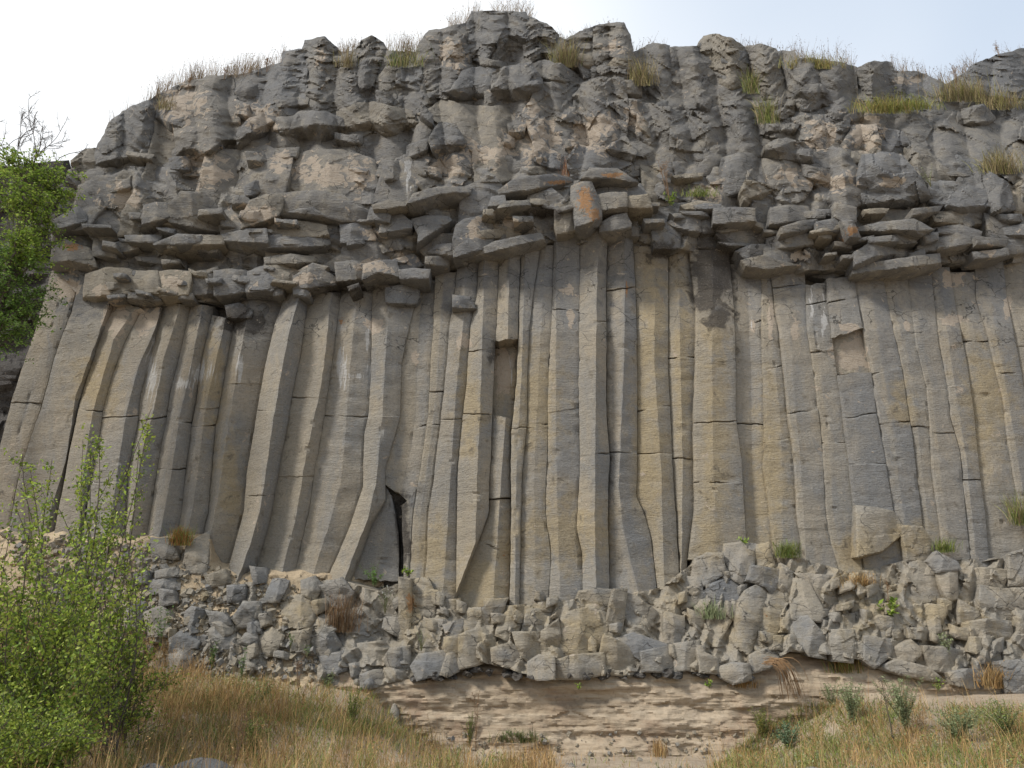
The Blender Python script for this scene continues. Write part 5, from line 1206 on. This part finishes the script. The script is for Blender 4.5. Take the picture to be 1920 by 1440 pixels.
# tall bare stalks above the rosette, stalks in the meadow
def stalks(u, v, h, Y, n, label, seed, col=(.22, .14, .08)):
    R = np.random.default_rng(seed); y0 = float(hitg(np.array([u * 1.]), np.array([v * 1.]))[0]) if Y is None else float(Y(np.array([u * 1.]), np.array([v * 1.]))[0]) - .35
    o0 = P(np.array([u * 1.]), np.array([v * 1.]), np.array([y0]))[0]; H = h / FPX * y0 * (1 + .4 * max(0, (700 - v) / 700)); pr = []
    for k in range(n):
        dx, dy = R.uniform(-.16, .16), R.uniform(-.1, .1); l = H * R.uniform(.7, 1)
        pts = [o0 + np.array([dx * t * l + R.normal(0, .006), dy * t * l, l * t]) for t in np.linspace(0, 1, 7)]; V, Q = tube(pts, np.linspace(.008, .004, 7), 4); pr.append((V, Q, np.tile(list(col) + [1], (len(V), 1))))
        for b in range(9):
            q = pts[3] + (pts[6] - pts[3]) * R.uniform(0, 1); e = q + np.array([R.uniform(-.1, .1), R.uniform(-.05, .05), R.uniform(.03, .12)]) * H * .8
            V, Q = tube([q, (q + e) / 2 + [0, 0, -.01], e], [.004, .003, .003], 3); pr.append((V, Q, np.tile(list(col) + [1], (len(V), 1))))
            V, Q, A = leaves(e + R.normal(0, .012, (7, 3)), .022, [col, (.30, .2, .12)], seed + b, aspect=.7); pr.append((V, Q, A))
    V, Q, A = merge(pr); tag(link('dry_stalk', np_mesh('dry_stalk', V - o0, [Q], {'ma': A}), STRAW), label, 'dry plant', 'dry flower stalks').location = o0
stalks(1256, 380, 105, D0, 5, "tall brown dry stalks rising from the green rosette on the ledge", 61)
stalks(892, 1408, 95, None, 2, "single thin dry stalk in front of the bare bank", 62)
stalks(1677, 1400, 115, None, 2, "tall dark dry stalk in the right meadow", 63, (.12, .10, .07))
stalks(1665, 1130, 50, YB, 2, "short dry flower stalk behind the bright broad-leaved plant", 64)
stalks(560, 1305, 70, None, 3, "three reddish dry stalks in front of the left bank", 65)
stalks(440, 1440, 110, None, 3, "tall leaning dry stalks in the left meadow", 66)
stalks(1795, 168, 60, D0, 4, "dry umbel stalks on the rim above the tawny clump", 67)
stalks(1875, 110, 40, D0, 3, "dry stalks on the far right rim rock", 68)
stalks(352, 165, 26, D0, 3, "short dry stalks on the left rim slope", 69)
stalks(420, 150, 30, D0, 4, "dry stalks halfway up the left rim slope", 70)
stalks(500, 135, 34, D0, 4, "dry stalks on the rim just left of the first tower", 71)

# ------------------------------------------------------------ shrubs and the tree at the left
def shrub(name, base, tips, nl, ls, cols, label, cat, group, seed, r0=.02, side=9, cloud=.16, sl=.5):
    """stems run from the base to the given tips, with side shoots that carry the leaves"""
    R = np.random.default_rng(seed); root = empty(name, base); tag(root, label, cat, group)
    st, lf = [], []
    for k, tp in enumerate(tips):
        b0 = np.array(base) + np.array([R.uniform(-.25, .25), R.uniform(-.2, .2), 0]); tp = np.array(tp); d = tp - b0; L_ = np.linalg.norm(d)
        bend = R.normal(0, .07, 3) * L_; ts = np.linspace(0, 1, 9)
        pts = np.array([b0 + d * t + bend * math.sin(3.14 * t) + R.normal(0, .012, 3) for t in ts]) - np.array(base)
        V, Q = tube(pts, np.linspace(r0 * (L_ / 3 + .3), .004, 9), 5); st.append((V, Q))
        for j in range(side):
            t = R.uniform(.22, 1); i0 = min(7, int(t * 8)); q = pts[i0] + (pts[i0 + 1] - pts[i0]) * (t * 8 - i0)
            dd = d / L_ * .8 + R.normal(0, .55, 3); dd[2] = abs(dd[2]) * .8 + .15; l = sl * R.uniform(.4, 1.1) * (1.15 - t * .6)
            e = q + dd * l; mid = (q + e) / 2 + R.normal(0, .03, 3); V, Q = tube([q, mid, e], [.006, .004, .002], 4); st.append((V, Q))
            m = int(nl * R.uniform(.5, 1.3)); tt = R.uniform(0.05, 1.05, m)[:, None]; p = q * (1 - tt) + e * tt + R.normal(0, cloud * .35, (m, 3)) * (.3 + tt)
            lf.append(leaves(p, ls, cols, seed * 31 + k * 17 + j, aspect=.6))
    V, Q, _ = merge(st); link('branches', np_mesh('branches', V, [Q]), BARK, root)
    V, Q, A = merge(lf); link('foliage', np_mesh('foliage', V, [Q], {'ma': A}), LEAF, root)
    return root
def tipsat(seq): return [tuple(P(np.array([float(a)]), np.array([float(b)]), np.array([float(c)]))[0]) for a, b, c in seq]
g0 = lambda x, y: float(gz(np.array([float(x)]), np.array([float(y)]))[0])
def rtips(poly, n, Y, seed):
    R = np.random.default_rng(seed); return tipsat([(u, v, Y + R.uniform(-.5, .6)) for u, v in inregion_(poly, n, R)])
def at0(u, v, Y):
    p = P(np.array([float(u)]), np.array([float(v)]), np.array([float(Y)]))[0]; return (p[0], p[1], g0(p[0], p[1]))
GRP = 'green shrubs at the left'
shrub('shrub', at0(150, 1300, 13.2), tipsat([(283, 765, 12.6), (278, 800, 12.6), (262, 830, 12.8), (240, 850, 12.5), (185, 800, 12.4), (170, 850, 12.8), (155, 830, 12.6), (100, 860, 12.6), (60, 880, 12.4), (40, 850, 12.9), (140, 900, 12.3), (215, 880, 13.0), (90, 920, 12.2), (20, 930, 12.4), (235, 930, 12.6)]),
      17, .066, BUSHC, "tall thin shrub with long leafy shoots reaching up in front of the left columns", 'shrub', GRP, 21, r0=.010, side=22, cloud=.16, sl=.42)
shrub('shrub', at0(215, 1330, 12.6), rtips("130,960 200,940 280,960 300,1010 285,1060 260,1130 230,1160 120,1160 120,1000", 18, 12.1, 1), 12, .068, BUSHC, "dense middle shrub leaning right over the pale scree", 'shrub', GRP, 22, r0=.010, side=20, cloud=.2, sl=.5)
shrub('shrub', at0(30, 1360, 11.6), rtips("-60,950 30,930 90,980 140,1020 150,1120 120,1200 -60,1220", 22, 10.9, 2), 17, .064, BUSHC, "thick bright green shrub at the left edge", 'shrub', GRP, 23, r0=.010, side=22, cloud=.24, sl=.55)
shrub('shrub', at0(110, 1400, 11.0), rtips("-60,1180 60,1150 180,1160 220,1230 200,1310 60,1360 -60,1330", 22, 10.5, 3), 20, .056, [tuple(np.array(c) * .85) for c in BUSHC], "low dark green shrub below the thick bright one", 'shrub', GRP, 24, r0=.010, side=20, cloud=.24, sl=.5)
shrub('shrub', at0(20, 1500, 10.0), rtips("-60,1300 60,1310 130,1350 160,1420 -60,1470", 16, 9.3, 4), 34, .042, [tuple(np.array(c) * .8) for c in BUSHC], "lowest dark shrub filling the bottom left corner", 'shrub', GRP, 26, r0=.010, side=18, cloud=.22, sl=.45)
shrub('shrub', at0(250, 1330, 13.2), rtips("190,1130 250,1120 300,1180 320,1270 270,1310 190,1290", 14, 12.8, 5), 22, .046, [tuple(np.array(c) * .8) for c in BUSHC], "sparse low shrub at the right foot of the big bushes", 'shrub', GRP, 25, r0=.01, side=16, cloud=.2, sl=.45)

# tree that reaches in from the left at half height
tb = (-12.2, 15.6, g0(-12.2, 15.6)); TR = empty('tree', tb); tag(TR, "light green tree reaching in from the left edge against the dark rock", 'tree')
R = np.random.default_rng(77); st, lf = [], []
tk = np.array([[0, 0, 0], [.05, .1, 2], [-.1, .1, 4], [.15, 0, 6], [.2, .1, 8], [.3, 0, 9.6], [.5, 0, 11.6]]); V, Q = tube(tk, [.2, .17, .15, .12, .1, .07, .03], 8)
link('trunk', np_mesh('trunk', V, [Q], smooth=True), BARK, TR)
limbs = tipsat([(60, 300, 15.4), (110, 315, 15.8), (30, 330, 15.0), (80, 360, 15.2), (100, 400, 15.6), (40, 420, 15.0), (10, 300, 15.2), (-20, 350, 15.4), (90, 450, 15.8), (60, 500, 15.6), (20, 520, 15.2), (50, 560, 15.6), (10, 600, 15.4), (-30, 450, 15.0), (-60, 300, 15.4), (-40, 560, 15.0), (70, 470, 16.0), (0, 470, 15.8), (100, 540, 16.2), (85, 590, 16.2), (40, 620, 16.0), (100, 350, 16.0), (120, 370, 16.2), (-10, 540, 15.6), (60, 440, 15.4), (30, 380, 15.6)])
for k, tp in enumerate(limbs):
    tp = np.array(tp) - np.array(tb); zz = max(1, tp[2] - R.uniform(.5, 1.3)); b0 = np.array([np.interp(zz, tk[:, 2], tk[:, 0]), np.interp(zz, tk[:, 2], tk[:, 1]), zz]); d = tp - b0
    pts = np.array([b0 + d * t + np.array([0, 0, .12 * math.sin(3.14 * t)]) + R.normal(0, .02, 3) for t in np.linspace(0, 1, 8)]); V, Q = tube(pts, np.linspace(.05, .008, 8), 5); st.append((V, Q))
    for j in range(22):
        t = R.uniform(.3, 1.0); i0 = min(6, int(t * 7)); q = pts[i0] + (pts[i0 + 1] - pts[i0]) * (t * 7 - i0); dd = R.normal(0, 1, 3); dd[2] *= .45; dd /= np.linalg.norm(dd); l = R.uniform(.25, .8); e = q + dd * l
        V, Q = tube([q, (q + e) / 2 + R.normal(0, .02, 3), e], [.008, .005, .003], 4); st.append((V, Q))
        m = 34; tt = R.uniform(.1, 1.1, m)[:, None]; p = q * (1 - tt) + e * tt + R.normal(0, .055, (m, 3)) * [1, 1, .5]
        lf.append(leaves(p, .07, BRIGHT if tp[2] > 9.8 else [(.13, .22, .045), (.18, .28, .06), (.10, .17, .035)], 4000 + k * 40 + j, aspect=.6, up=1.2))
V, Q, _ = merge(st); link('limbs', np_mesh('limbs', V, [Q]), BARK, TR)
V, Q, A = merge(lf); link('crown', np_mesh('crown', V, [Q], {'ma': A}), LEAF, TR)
# bare twiggy tree behind it
tb = (-13.6, 17.6, 1.0); B2 = empty('bare_tree', tb); tag(B2, "leafless twiggy tree top showing against the sky at the left", 'tree'); st = []
V, Q = tube(np.array([[0, 0, 0], [.1, 0, 5], [0, .1, 9], [.1, 0, 12.4]]), [.18, .14, .1, .06], 7); link('trunk', np_mesh('trunk', V, [Q], smooth=True), BARK, B2)
def twig(p, d, l, r, dep):
    n = 5; pts = [p]
    for k in range(n): d = d + R.normal(0, .16, 3); d[2] += .03; d /= np.linalg.norm(d); pts.append(pts[-1] + d * l / n)
    V, Q = tube(pts, np.linspace(r, r * .5, n + 1), 4); st.append((V, Q))
    if dep:
        for k in range(6): q = pts[R.integers(1, n + 1)]; dd = d + R.normal(0, .55, 3); dd /= np.linalg.norm(dd); twig(np.array(q), dd, l * R.uniform(.25, .45), r * .6, dep - 1)
for (u, v) in [(128, 285), (95, 250), (60, 235), (42, 220), (88, 225), (20, 245), (120, 262), (5, 262), (138, 300)]:
    tp = P(np.array([float(u)]), np.array([float(v)]), np.array([17.6]))[0] - np.array(tb); b0 = np.array([.05, 0, 11.2 + R.uniform(-.6, .8)]); d = tp - b0; l = np.linalg.norm(d); twig(b0, d / l, l * .8, .022, 3)
V, Q, _ = merge(st); link('twigs', np_mesh('twigs', V, [Q]), BARK, B2)

# ------------------------------------------------------------ stones in the grass
def stone(name, u, v, w_, h_, label, tint_, zone=.6, seed=0, wht=False):
    y0 = float(hitg(np.array([u * 1.]), np.array([v * 1.]))[0]) - .05; R = np.random.default_rng(seed)
    n = 26; V = []
    th = np.linspace(0, 6.2832, n, endpoint=False); rows = 12; m = y0 / FPX
    for i in range(rows + 1):
        f = i / rows
        for t in th:
            r = math.sin(math.pi * min(1, .12 + f * .88)) ** .7 * (1.15 - .5 * f if wht else 1) if i < rows else .02
            x = math.cos(t) * r * w_ * m / 2; y = math.sin(t) * r * w_ * m * .42; z = f * h_ * m
            k = 1 + (.7 if wht else .3) * float(fbm(math.cos(t) * 1.3 + seed, math.sin(t) * 1.3, f * 2, 3, seed)); V.append([x * k, y * k, z])
    V = np.array(V); Q = [[i * n + j, i * n + (j + 1) % n, (i + 1) * n + (j + 1) % n, (i + 1) * n + j] for i in range(rows) for j in range(n)]
    A = np.tile([0, 0, 0, zone], (len(V), 1)); B = np.tile([0, .6, 0, tint_], (len(V), 1))
    if wht: A[:, 2] = 1.4
    o = link(name, np_mesh(name, V, [np.array(Q)], {'ma': A, 'mb': B}), ROCK); o.location = P(np.array([u * 1.]), np.array([v * 1.]), np.array([y0]))[0] - np.array([0, 0, .05]); tag(o, label, 'stone', 'stones in the grass')
y_ = float(hitg(np.array([738.]), np.array([1350.]))[0])
tag(rock('stone', "729,1350 731,1334 737,1318 743,1317 748,1332 747,1351 738,1354", ROCK, None, p=.05, s=2.6, fac=.03, split=.9, thick=.2, zone=.9, tint=.3, seed=990, Y=y_, edge=.6, fs=.2), "small pale pointed stone standing in the grass before the bank", 'stone', 'stones in the grass')
stone('stone', 278, 1474, 60, 42, "grey rounded stone in the grass at the bottom edge", .0, seed=5)
stone('stone', 372, 1462, 110, 40, "long half-buried grey stone beside the rounded one", .1, seed=6)
stone('stone', 1525, 1462, 60, 26, "low grey stone in the grass at the bottom right", .0, seed=8)
stone('stone', 692, 1288, 18, 20, "small bluish stone on the bank under the foot blocks", .0, seed=9)
